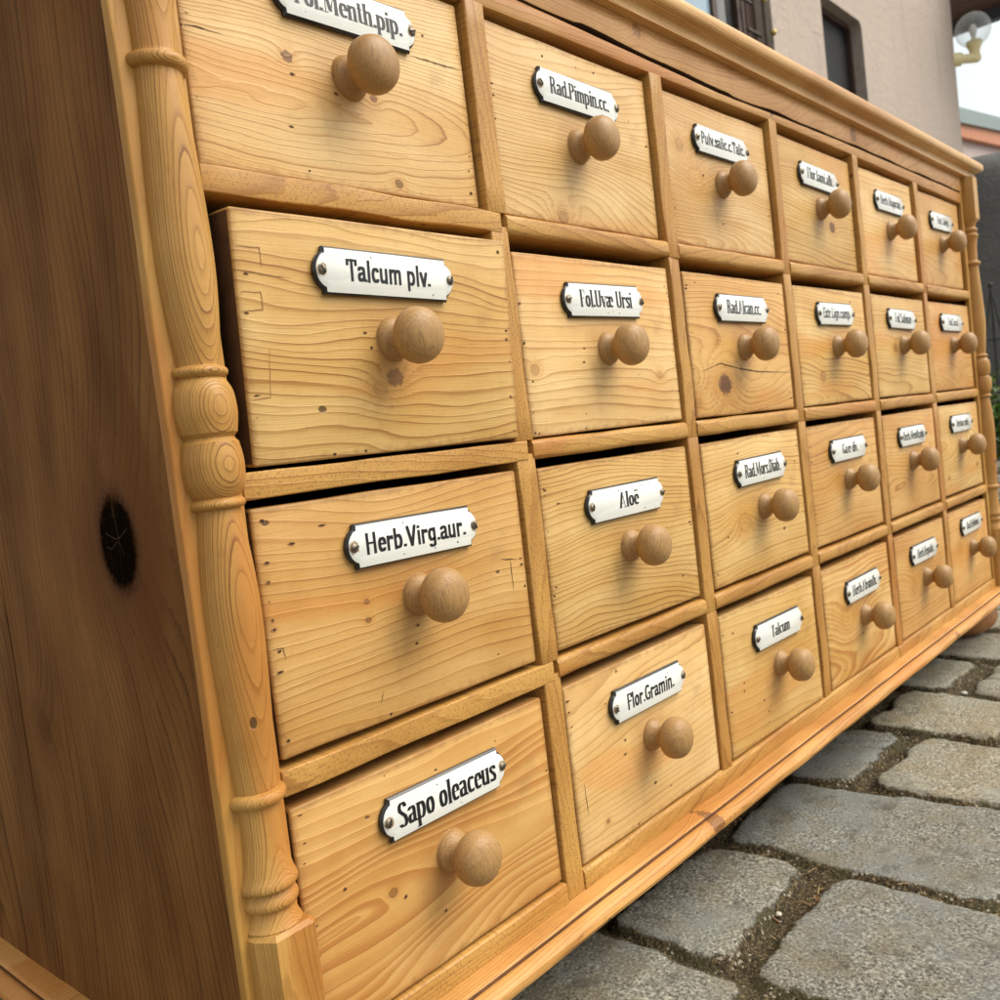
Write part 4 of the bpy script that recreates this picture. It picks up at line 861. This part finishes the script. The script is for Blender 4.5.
for x_, y_, s_, lb, hi in leafpos:
    bm = bmesh.new(); V = []
    for i in range(5):
        u = i / 4; w_ = s_ * .32 * math.sin(math.pi * (.08 + .84 * u))
        V.append([bm.verts.new(((u - .5) * s_ * 1.9, j_ * w_, .0016 * abs(j_) + .0012 * u)) for j_ in (-1, 0, 1)])
    for i in range(4):
        for j_ in range(2): bm.faces.new((V[i][j_], V[i + 1][j_], V[i + 1][j_ + 1], V[i][j_ + 1]))
    tag(part('dry_leaf', bm, brown, None, (x_, y_, GZ + (.0025 if hi else -.006)), rot=(.1, .1, rs.uniform(0, 3))), lb, 'leaf', 'dry leaf scraps on the paving')
for x_, y_, s_, lb in ((.608, -.008, .0045, 'small pale pebble at the crossing of two joints'), (.412, -.085, .003, 'tiny pale pebble beside the rim of a big paving stone'), (.915, -.027, .004, 'small pale pebble far along the joint'), (.355, -.052, .0025, 'tiny white grit stone in the moss')):
    bm = bmesh.new(); bmesh.ops.create_icosphere(bm, subdivisions=2, radius=s_)
    for v in bm.verts: v.co = Vector((v.co.x * 1.2, v.co.y * .85, v.co.z * .6)) * (1 + .25 * mnoise.noise(v.co * 400))
    tag(part('pebble', bm, pale, None, (x_, y_, GZ - .0050)), lb, 'pebble', 'pebbles in the joints')

# ------------------------------------------------------------------ HOUSE WALL BEHIND
n = NT('stucco'); P = n.coord(); a1 = n.noise(P, 1.6, 4.); a2 = n.noise(P, 22., 5., .65); a3 = n.noise(P, 160., 3.)
c = n.mix(a1, (.43, .350, .295), (.52, .43, .365)); c = n.mix(n.math('MULTIPLY', n.sstep(a2, .5, .75), .35), c, (.37, .295, .25))
x, y, z = n.sep(P)
stn = n.noise(n.comb(n.math('MULTIPLY', x, 7.), n.math('MULTIPLY', y, 7.), n.math('MULTIPLY', z, .8)), 1., 4.)
c = n.mix(n.math('MULTIPLY', n.sstep(stn, .55, .72), .3), c, (.30, .255, .22))
vc = n.vor(n.comb(n.math('ADD', x, n.math('MULTIPLY', a2, .3)), y, n.math('ADD', z, n.math('MULTIPLY', a1, .4))), 1.1, 'DISTANCE_TO_EDGE')
c = n.mix(n.math('MULTIPLY', n.math('LESS_THAN', vc, .0025), .35), c, (.2, .16, .14))
M['stucco'] = n.fin(c, .9, n.bump(n.math('ADD', a2, n.math('MULTIPLY', a3, .35)), .5, .02), .25)
M['stucco_grey'] = simple('reveal_plaster', (.36, .30, .25), .9, nscale=20, var=.3, bump=.01)
house = thing('house', 'beige stuccoed house wall with two small deep windows behind the cabinet', 'house', (4.5, 1.6, GZ))
WX0, WX1, WY, WZ0, WZ1 = -4.0, 7.72, 1.6, GZ, 4.2
OPEN = [(3.15, 4.40, 1.25, 2.72), (5.075, 5.700, 1.45, 2.295)]
xs = sorted({WX0, WX1, *[o[0] for o in OPEN], *[o[1] for o in OPEN]}); zs = sorted({WZ0, WZ1, *[o[2] for o in OPEN], *[o[3] for o in OPEN]})
bm = bmesh.new()
for i in range(len(xs) - 1):
    for j in range(len(zs) - 1):
        xm, zm = (xs[i] + xs[i + 1]) / 2, (zs[j] + zs[j + 1]) / 2
        if any(o[0] < xm < o[1] and o[2] < zm < o[3] for o in OPEN): continue
        bm.faces.new([bm.verts.new((x_ - 4.5, 0, z_ - GZ)) for x_, z_ in ((xs[i], zs[j]), (xs[i + 1], zs[j]), (xs[i + 1], zs[j + 1]), (xs[i], zs[j + 1]))])
# slightly wavy corner of the wall and its return
nseg = 14
prev = None
for k in range(nseg + 1):
    z_ = WZ0 + (WZ1 - WZ0) * k / nseg; a = (bm.verts.new((WX1 - 4.5, 0, z_ - GZ)), bm.verts.new((WX1 + .012 - 4.5, .012, z_ - GZ)), bm.verts.new((WX1 + .012 - 4.5, 4.5, z_ - GZ)))
    if prev:
        bm.faces.new((prev[0], prev[1], a[1], a[0])); bm.faces.new((prev[1], prev[2], a[2], a[1]))
    prev = a
for (a, b, c0, d0) in OPEN:
    dpt = .13
    for (p, q) in (((a, c0), (a, d0)), ((a, d0), (b, d0)), ((b, d0), (b, c0)), ((b, c0), (a, c0))):
        f = bm.faces.new([bm.verts.new((p[0] - 4.5, 0, p[1] - GZ)), bm.verts.new((q[0] - 4.5, 0, q[1] - GZ)), bm.verts.new((q[0] - 4.5, dpt, q[1] - GZ)), bm.verts.new((p[0] - 4.5, dpt, p[1] - GZ))]); f.material_index = 1
# rounded upper corner of the small window niche
b, d0 = 5.700, 2.295
for s in (1,):
    V0 = [bm.verts.new((b - 4.5 - .06 * (1 - math.sin(t)) , -.001, d0 - GZ - .06 * (1 - math.cos(t)))) for t in [i * math.pi / 12 for i in range(7)]]
    V1 = [bm.verts.new((v.co.x, .129, v.co.z)) for v in V0]
    cn_ = bm.verts.new((b - 4.5, -.001, d0 - GZ))
    for i in range(6):
        bm.faces.new((V0[i], V0[i + 1], cn_)); bm.faces.new((V0[i], V0[i + 1], V1[i + 1], V1[i])).material_index = 1
part('wall', bm, [M['stucco'], M['stucco_grey']], house, (4.5, 1.6, GZ), smooth=0)
dkwood = simple('old_window_wood', (.055, .028, .018), .6, var=.4); glassy = simple('dark_glass', (.008, .008, .008), .55, spec=.2)
blueg = simple('sky_painted_glass', (.30, .40, .48), .12, spec=.8, var=.25, nscale=6)  # blue sky reflection is painted into the pane's base colour
iron = simple('iron', (.09, .075, .06), .5, .7, var=.4); brass = simple('brass', (.50, .36, .13), .35, .9); curtain = simple('lace_curtain', (.42, .42, .42), .9)
# small niche window
bm = bmesh.new()
a, b, c0, d0 = 5.075, 5.700, 1.45, 2.295; fw = .030; cx, cz = (a + b) / 2, (c0 + d0) / 2
for (p, q, r0_, s0) in ((a, a + fw, c0, d0), (b - fw, b, c0, d0), (a + fw, b - fw, c0, c0 + fw), (a + fw, b - fw, d0 - fw, d0)): box(bm, p - cx, q - cx, .065, .105, r0_ - cz, s0 - cz)
w1 = part('window', bm, dkwood, house, (cx, 1.6, cz), smooth=0)
bm = bmesh.new(); box(bm, a + fw - cx, b - fw - cx, .088, .094, c0 + fw - cz, d0 - fw - cz); part('pane', bm, glassy, w1, (cx, 1.6, cz), smooth=0)
# left window with bolts
a, b, c0, d0 = OPEN[0]; cx, cz = (a + b) / 2, (c0 + d0) / 2
bm = bmesh.new()
for (p, q) in ((a, a + .06), (3.94, 3.985), (4.20, 4.235), (4.25, 4.285), (4.30, b)): box(bm, p - cx, q - cx, .085, .125, c0 - cz, d0 - cz)
box(bm, a + .06 - cx, 3.94 - cx, .087, .123, c0 - cz, c0 + .06 - cz); box(bm, a + .06 - cx, 3.94 - cx, .087, .123, d0 - .06 - cz, d0 - cz)
w2 = part('window', bm, dkwood, house, (cx, 1.6, cz), smooth=0)
bm = bmesh.new(); box(bm, a + .06 - cx, 3.94 - cx, .100, .106, c0 - cz, d0 - cz); part('pane', bm, blueg, w2, (cx, 1.6, cz), smooth=0)
bm = bmesh.new(); box(bm, 3.985 - cx, 4.30 - cx, .108, .114, c0 - cz, d0 - cz); part('pane', bm, glassy, w2, (cx, 1.6, cz), smooth=0)
bm = bmesh.new()
for i in range(12):
    xx = 4.00 + .09 * i / 12; box(bm, xx - cx, xx + .006 - cx, .094 + .004 * (i % 2), .102 + .004 * (i % 2), c0 - cz, d0 - cz)
part('curtain', bm, curtain, w2, (cx, 1.6, cz), smooth=0)
for zz, xb_ in ((2.035, 4.245), (1.895, 4.325)):
    bm = bmesh.new(); tube(bm, [(-.12, .045, 0), (.03, .045, 0)], .008, 8); lathe(bm, [(.001, -.0), (.012, .004), (.017, .016), (.012, .028), (.001, .032)], 16, axis='Y', cx=.045, mat=1)
    part('bolt', bm, [iron, brass], w2, (xb_, 1.60, zz), smooth=40)
bm = bmesh.new(); tube(bm, [(0, 0, -.3), (0, 0, .5)], .006, 8); part('hinge_rod', bm, iron, w2, (4.40, 1.64, 1.98))
# roof overhang with its edge beam, top right
bw = simple('brown_boards', (.10, .055, .042), .7, var=.35, nscale=14); bb = simple('grey_blue_beam', (.085, .105, .13), .6, var=.2)
bm = bmesh.new()
for i in range(9): box(bm, -1.78 + .2 * i, -1.78 + .2 * i + .192, -1.6, 6.0, .105, .125)
part('soffit_board', bm, bw, house, (9.5, 1.6, 3.335), smooth=0)
bm = bmesh.new(); box(bm, 0, .09, -1.6, 6.0, 0, .104); part('edge_beam', bm, bb, house, (9.5, 1.6, 3.335), smooth=0)
bm = bmesh.new(); box(bm, -12, 0.0, -.0, 4.0, .11, .16); part('roof', bm, bw, house, (7.73, 1.61, 4.05), smooth=0)

# globe lamp
LP = Vector((7.735, 1.60, 2.535)); LD = Vector((.70, -.71, 0)).normalized()
lamp = thing('globe_lamp', 'clear glass globe lamp on a yellowed angled bracket at the house corner', 'wall lamp', tuple(LP))
cream = simple('yellowed_plastic', (.78, .66, .36), .45, var=.12)
def turned(bm, prof, org, direc, seg=20, mat=0):
    dv = Vector(direc).normalized(); s_ = dv.orthogonal().normalized(); q_ = dv.cross(s_); rings = []
    for r, h in prof: rings.append([bm.verts.new(Vector(org) + dv * h + (s_ * math.cos(6.28318 * k / seg) + q_ * math.sin(6.28318 * k / seg)) * r) for k in range(seg)])
    for i in range(len(rings) - 1):
        for k in range(seg): bm.faces.new((rings[i][k], rings[i][(k + 1) % seg], rings[i + 1][(k + 1) % seg], rings[i + 1][k])).material_index = mat
    bm.faces.new(rings[0]).material_index = mat; bm.faces.new(rings[-1]).material_index = mat
bm = bmesh.new()
turned(bm, [(.050, -.04), (.050, .035), (.044, .045), (.034, .05), (.034, .158 + .02), (.026, .158 + .034)], (0, 0, 0), LD)
turned(bm, [(.034, -.026), (.036, .045), (.044, .075), (.056, .095), (.058, .125), (.048, .13)], LD * .158, (0, 0, 1))
part('bracket', bm, cream, lamp, LP, smooth=40)
n = NT('clear_globe'); n.fin((.85, .87, .86), .08, None, .6)
tr = n.t.nodes.new('ShaderNodeBsdfTransparent'); tr.inputs[0].default_value = (.97, .98, .98, 1); lw_ = n.t.nodes.new('ShaderNodeLayerWeight'); lw_.inputs[0].default_value = .35
ms = n.t.nodes.new('ShaderNodeMixShader'); n.L(n.math('ADD', .10, n.math('MULTIPLY', lw_.outputs['Facing'], .45)), ms.inputs[0]); n.L(tr.outputs[0], ms.inputs[1]); n.L(n.p.outputs[0], ms.inputs[2]); n.L(ms.outputs[0], n.out.inputs[0])
bm = bmesh.new(); bmesh.ops.create_uvsphere(bm, u_segments=40, v_segments=24, radius=.127)
gm = bpy.data.meshes.new('glass_globe'); bm.to_mesh(gm); bm.free(); gm.materials.append(n.m); gm.shade_smooth()
GP = LP + LD * .158 + Vector((0, 0, .214))
gl = link('glass_globe', gm, lamp, GP)
bm = bmesh.new(); turned(bm, [(.016, -.10), (.018, -.05), (.026, -.02), (.028, .005), (.022, .03), (.006, .042)], (0, 0, 0), (0, 0, 1)); part('bulb', bm, simple('bulb_glass', (.62, .62, .58), .2), gl, GP, smooth=60)

# neighbouring building
nb = thing('outbuilding', 'pinkish outbuilding with a grey metal roof edge and orange wooden fascia', 'building', (15, 3.2, GZ))
def slab(name, pts, thick, mat):
    bm = bmesh.new(); A = [bm.verts.new((x_ - 15, 0, z_ - GZ)) for x_, z_ in pts]; B = [bm.verts.new((x_ - 15, thick, z_ - GZ)) for x_, z_ in pts]
    bm.faces.new(A); bm.faces.new(B[::-1])
    for k in range(len(pts)): bm.faces.new((A[k], A[(k + 1) % len(pts)], B[(k + 1) % len(pts)], B[k]))
    return part(name, bm, mat, nb, (15, 3.2, GZ), smooth=0)
sl = (4.24 - 3.93) / (16.55 - 14.02)
def zt(x_, o=0): return 3.93 + (x_ - 14.02) * sl - o
slab('roof', [(11, zt(11, .21)), (19, zt(19, .21)), (19, zt(19)), (11, zt(11))], 5., simple('grey_roof_edge', (.20, .25, .24), .5, var=.2, nscale=8))
bm = bmesh.new()
o = slab('fascia', [(11, zt(11, .33)), (19, zt(19, .46)), (19, zt(19, .212)), (11, zt(11, .212))], .2, simple('orange_wood', (.50, .19, .085), .6, var=.25, nscale=6)); o.location.y += .05
o = slab('wall', [(11, GZ), (19, GZ), (19, zt(19, .465)), (11, zt(11, .335))], 4.0, simple('pink_render', (.50, .40, .37), .9, var=.08, nscale=8)); o.location.y += .15

# round dark pillar behind the far end
n = NT('dark_render'); P = n.coord(); a1 = n.noise(P, 5., 5., .6); a2 = n.noise(P, 60., 4., .7)
c = n.mix(a1, (.07, .07, .066), (.21, .208, .20)); c = n.mix(n.math('MULTIPLY', n.sstep(a2, .55, .75), .5), c, (.15, .15, .145))
bm = bmesh.new(); lathe(bm, spline([(.56, GZ), (.55, .2), (.545, .8), (.54, .98), (.50, 1.07), (.40, 1.12), (.2, 1.15), (.01, 1.155)], 4), 64)
tag(part('round_pillar', bm, n.fin(c, .9, n.bump(a2, 1., .03)), None, (5.17, .92, 0), smooth=60), 'thick round dark grey weathered pillar behind the far end of the cabinet', 'pillar')

# plants beyond the far end
def leafmat(name, a, b):
    n = NT(name); oi_ = n.noise(n.coord(), 18., 3.); c_ = n.mix(oi_, a, b); n.fin(c_, .55, None, .35); n.p.inputs['Subsurface Weight'].default_value = 0
    return n.m
lg = [leafmat('leaf_dark', (.02, .05, .012), (.06, .12, .025)), leafmat('leaf_mid', (.07, .15, .025), (.14, .26, .045)), leafmat('leaf_yellow', (.22, .27, .04), (.34, .34, .08))]
stemm = simple('stem', (.06, .07, .03), .8)
def plant(x_, y_, h_, w_, nst, nl, ls, mats, seed, name, label, cat='plant', lw=.38):
    rs = random.Random(seed); t = thing(name, label, cat, (x_, y_, GZ), 'plants beyond the cabinet')
    st_ = bmesh.new(); lf = bmesh.new()
    for s in range(nst):
        an = rs.uniform(0, 6.28); rr = w_ * rs.uniform(.1, 1); hh = h_ * rs.uniform(.55, 1)
        pts = [Vector((rs.uniform(-.03, .03), rs.uniform(-.03, .03), 0)), Vector((rr * .4 * math.cos(an), rr * .4 * math.sin(an), hh * .5)), Vector((rr * math.cos(an), rr * math.sin(an), hh))]
        tube(st_, pts, .004, 5, taper=.4)
        for k in range(nl):
            u = rs.uniform(.12, 1) ** .8; p = pts[0].lerp(pts[1], u * 2) if u < .5 else pts[1].lerp(pts[2], u * 2 - 1)
            dr = Vector((rs.uniform(-1, 1), rs.uniform(-1, 1), rs.uniform(-.5, .7))).normalized(); sd = dr.cross(Vector((rs.uniform(-.3, .3), rs.uniform(-.3, .3), 1))).normalized()
            l = ls * rs.uniform(.6, 1.25); up = sd.cross(dr)
            a_ = p + dr * l * .05; b_ = p + dr * l * .45; c_ = p + dr * l - up * l * .15
            V = [lf.verts.new(q) for q in (a_, b_ + sd * l * lw * .5 + up * l * .06, c_, b_ - sd * l * lw * .5 + up * l * .06, b_ - up * 0)]
            mi = rs.choices((0, 1, 2), mats)[0]
            for q in ((0, 1, 4), (1, 2, 4), (2, 3, 4), (3, 0, 4)): lf.faces.new([V[i] for i in q]).material_index = mi
    part('stem', st_, stemm, t, (x_, y_, GZ)); part('foliage', lf, lg, t, (x_, y_, GZ), smooth=0)
plant(3.47, .46, .42, .20, 26, 30, .055, (3, 5, 2), 1, 'shrub', 'dark leafy shrub with yellowish tips just past the cabinet column')
plant(3.15, .36, .30, .16, 14, 20, .045, (6, 4, .5), 2, 'shrub', 'low dark green shrub nearest the right cabinet foot')
plant(4.2, .30, .62, .35, 26, 26, .07, (6, 3, .3), 4, 'shrub', 'taller dark shrub in front of the round grey pillar')
plant(2.6, .62, .16, .12, 10, 16, .035, (5, 5, 1), 8, 'herb', 'small green herb tuft behind the cabinet corner')
# wire plant support
sup = bmesh.new(); ax = Vector((3.46, .50, .365))
for k in range(6):
    an = 6.2832 * k / 6 + .3; tube(sup, [(0, 0, .365 - GZ), (.07 * math.cos(an), .07 * math.sin(an), .30), (.13 * math.cos(an), .13 * math.sin(an), 0)], .0026, 6)
for hh, rr in ((.18, .095), (.36, .058), (.52, .034)):
    tube(sup, [(rr * math.cos(6.2832 * k / 20), rr * math.sin(6.2832 * k / 20), hh) for k in range(21)], .002, 6)
lathe(sup, [(.001, .704), (.007, .708), (.009, .715), (.006, .722), (.001, .725)], 12)
tag(part('plant_support', sup, simple('dark_wire', (.02, .022, .02), .6), None, (3.46, .50, GZ)), 'dark conical wire plant support rising from the shrubs', 'plant support')
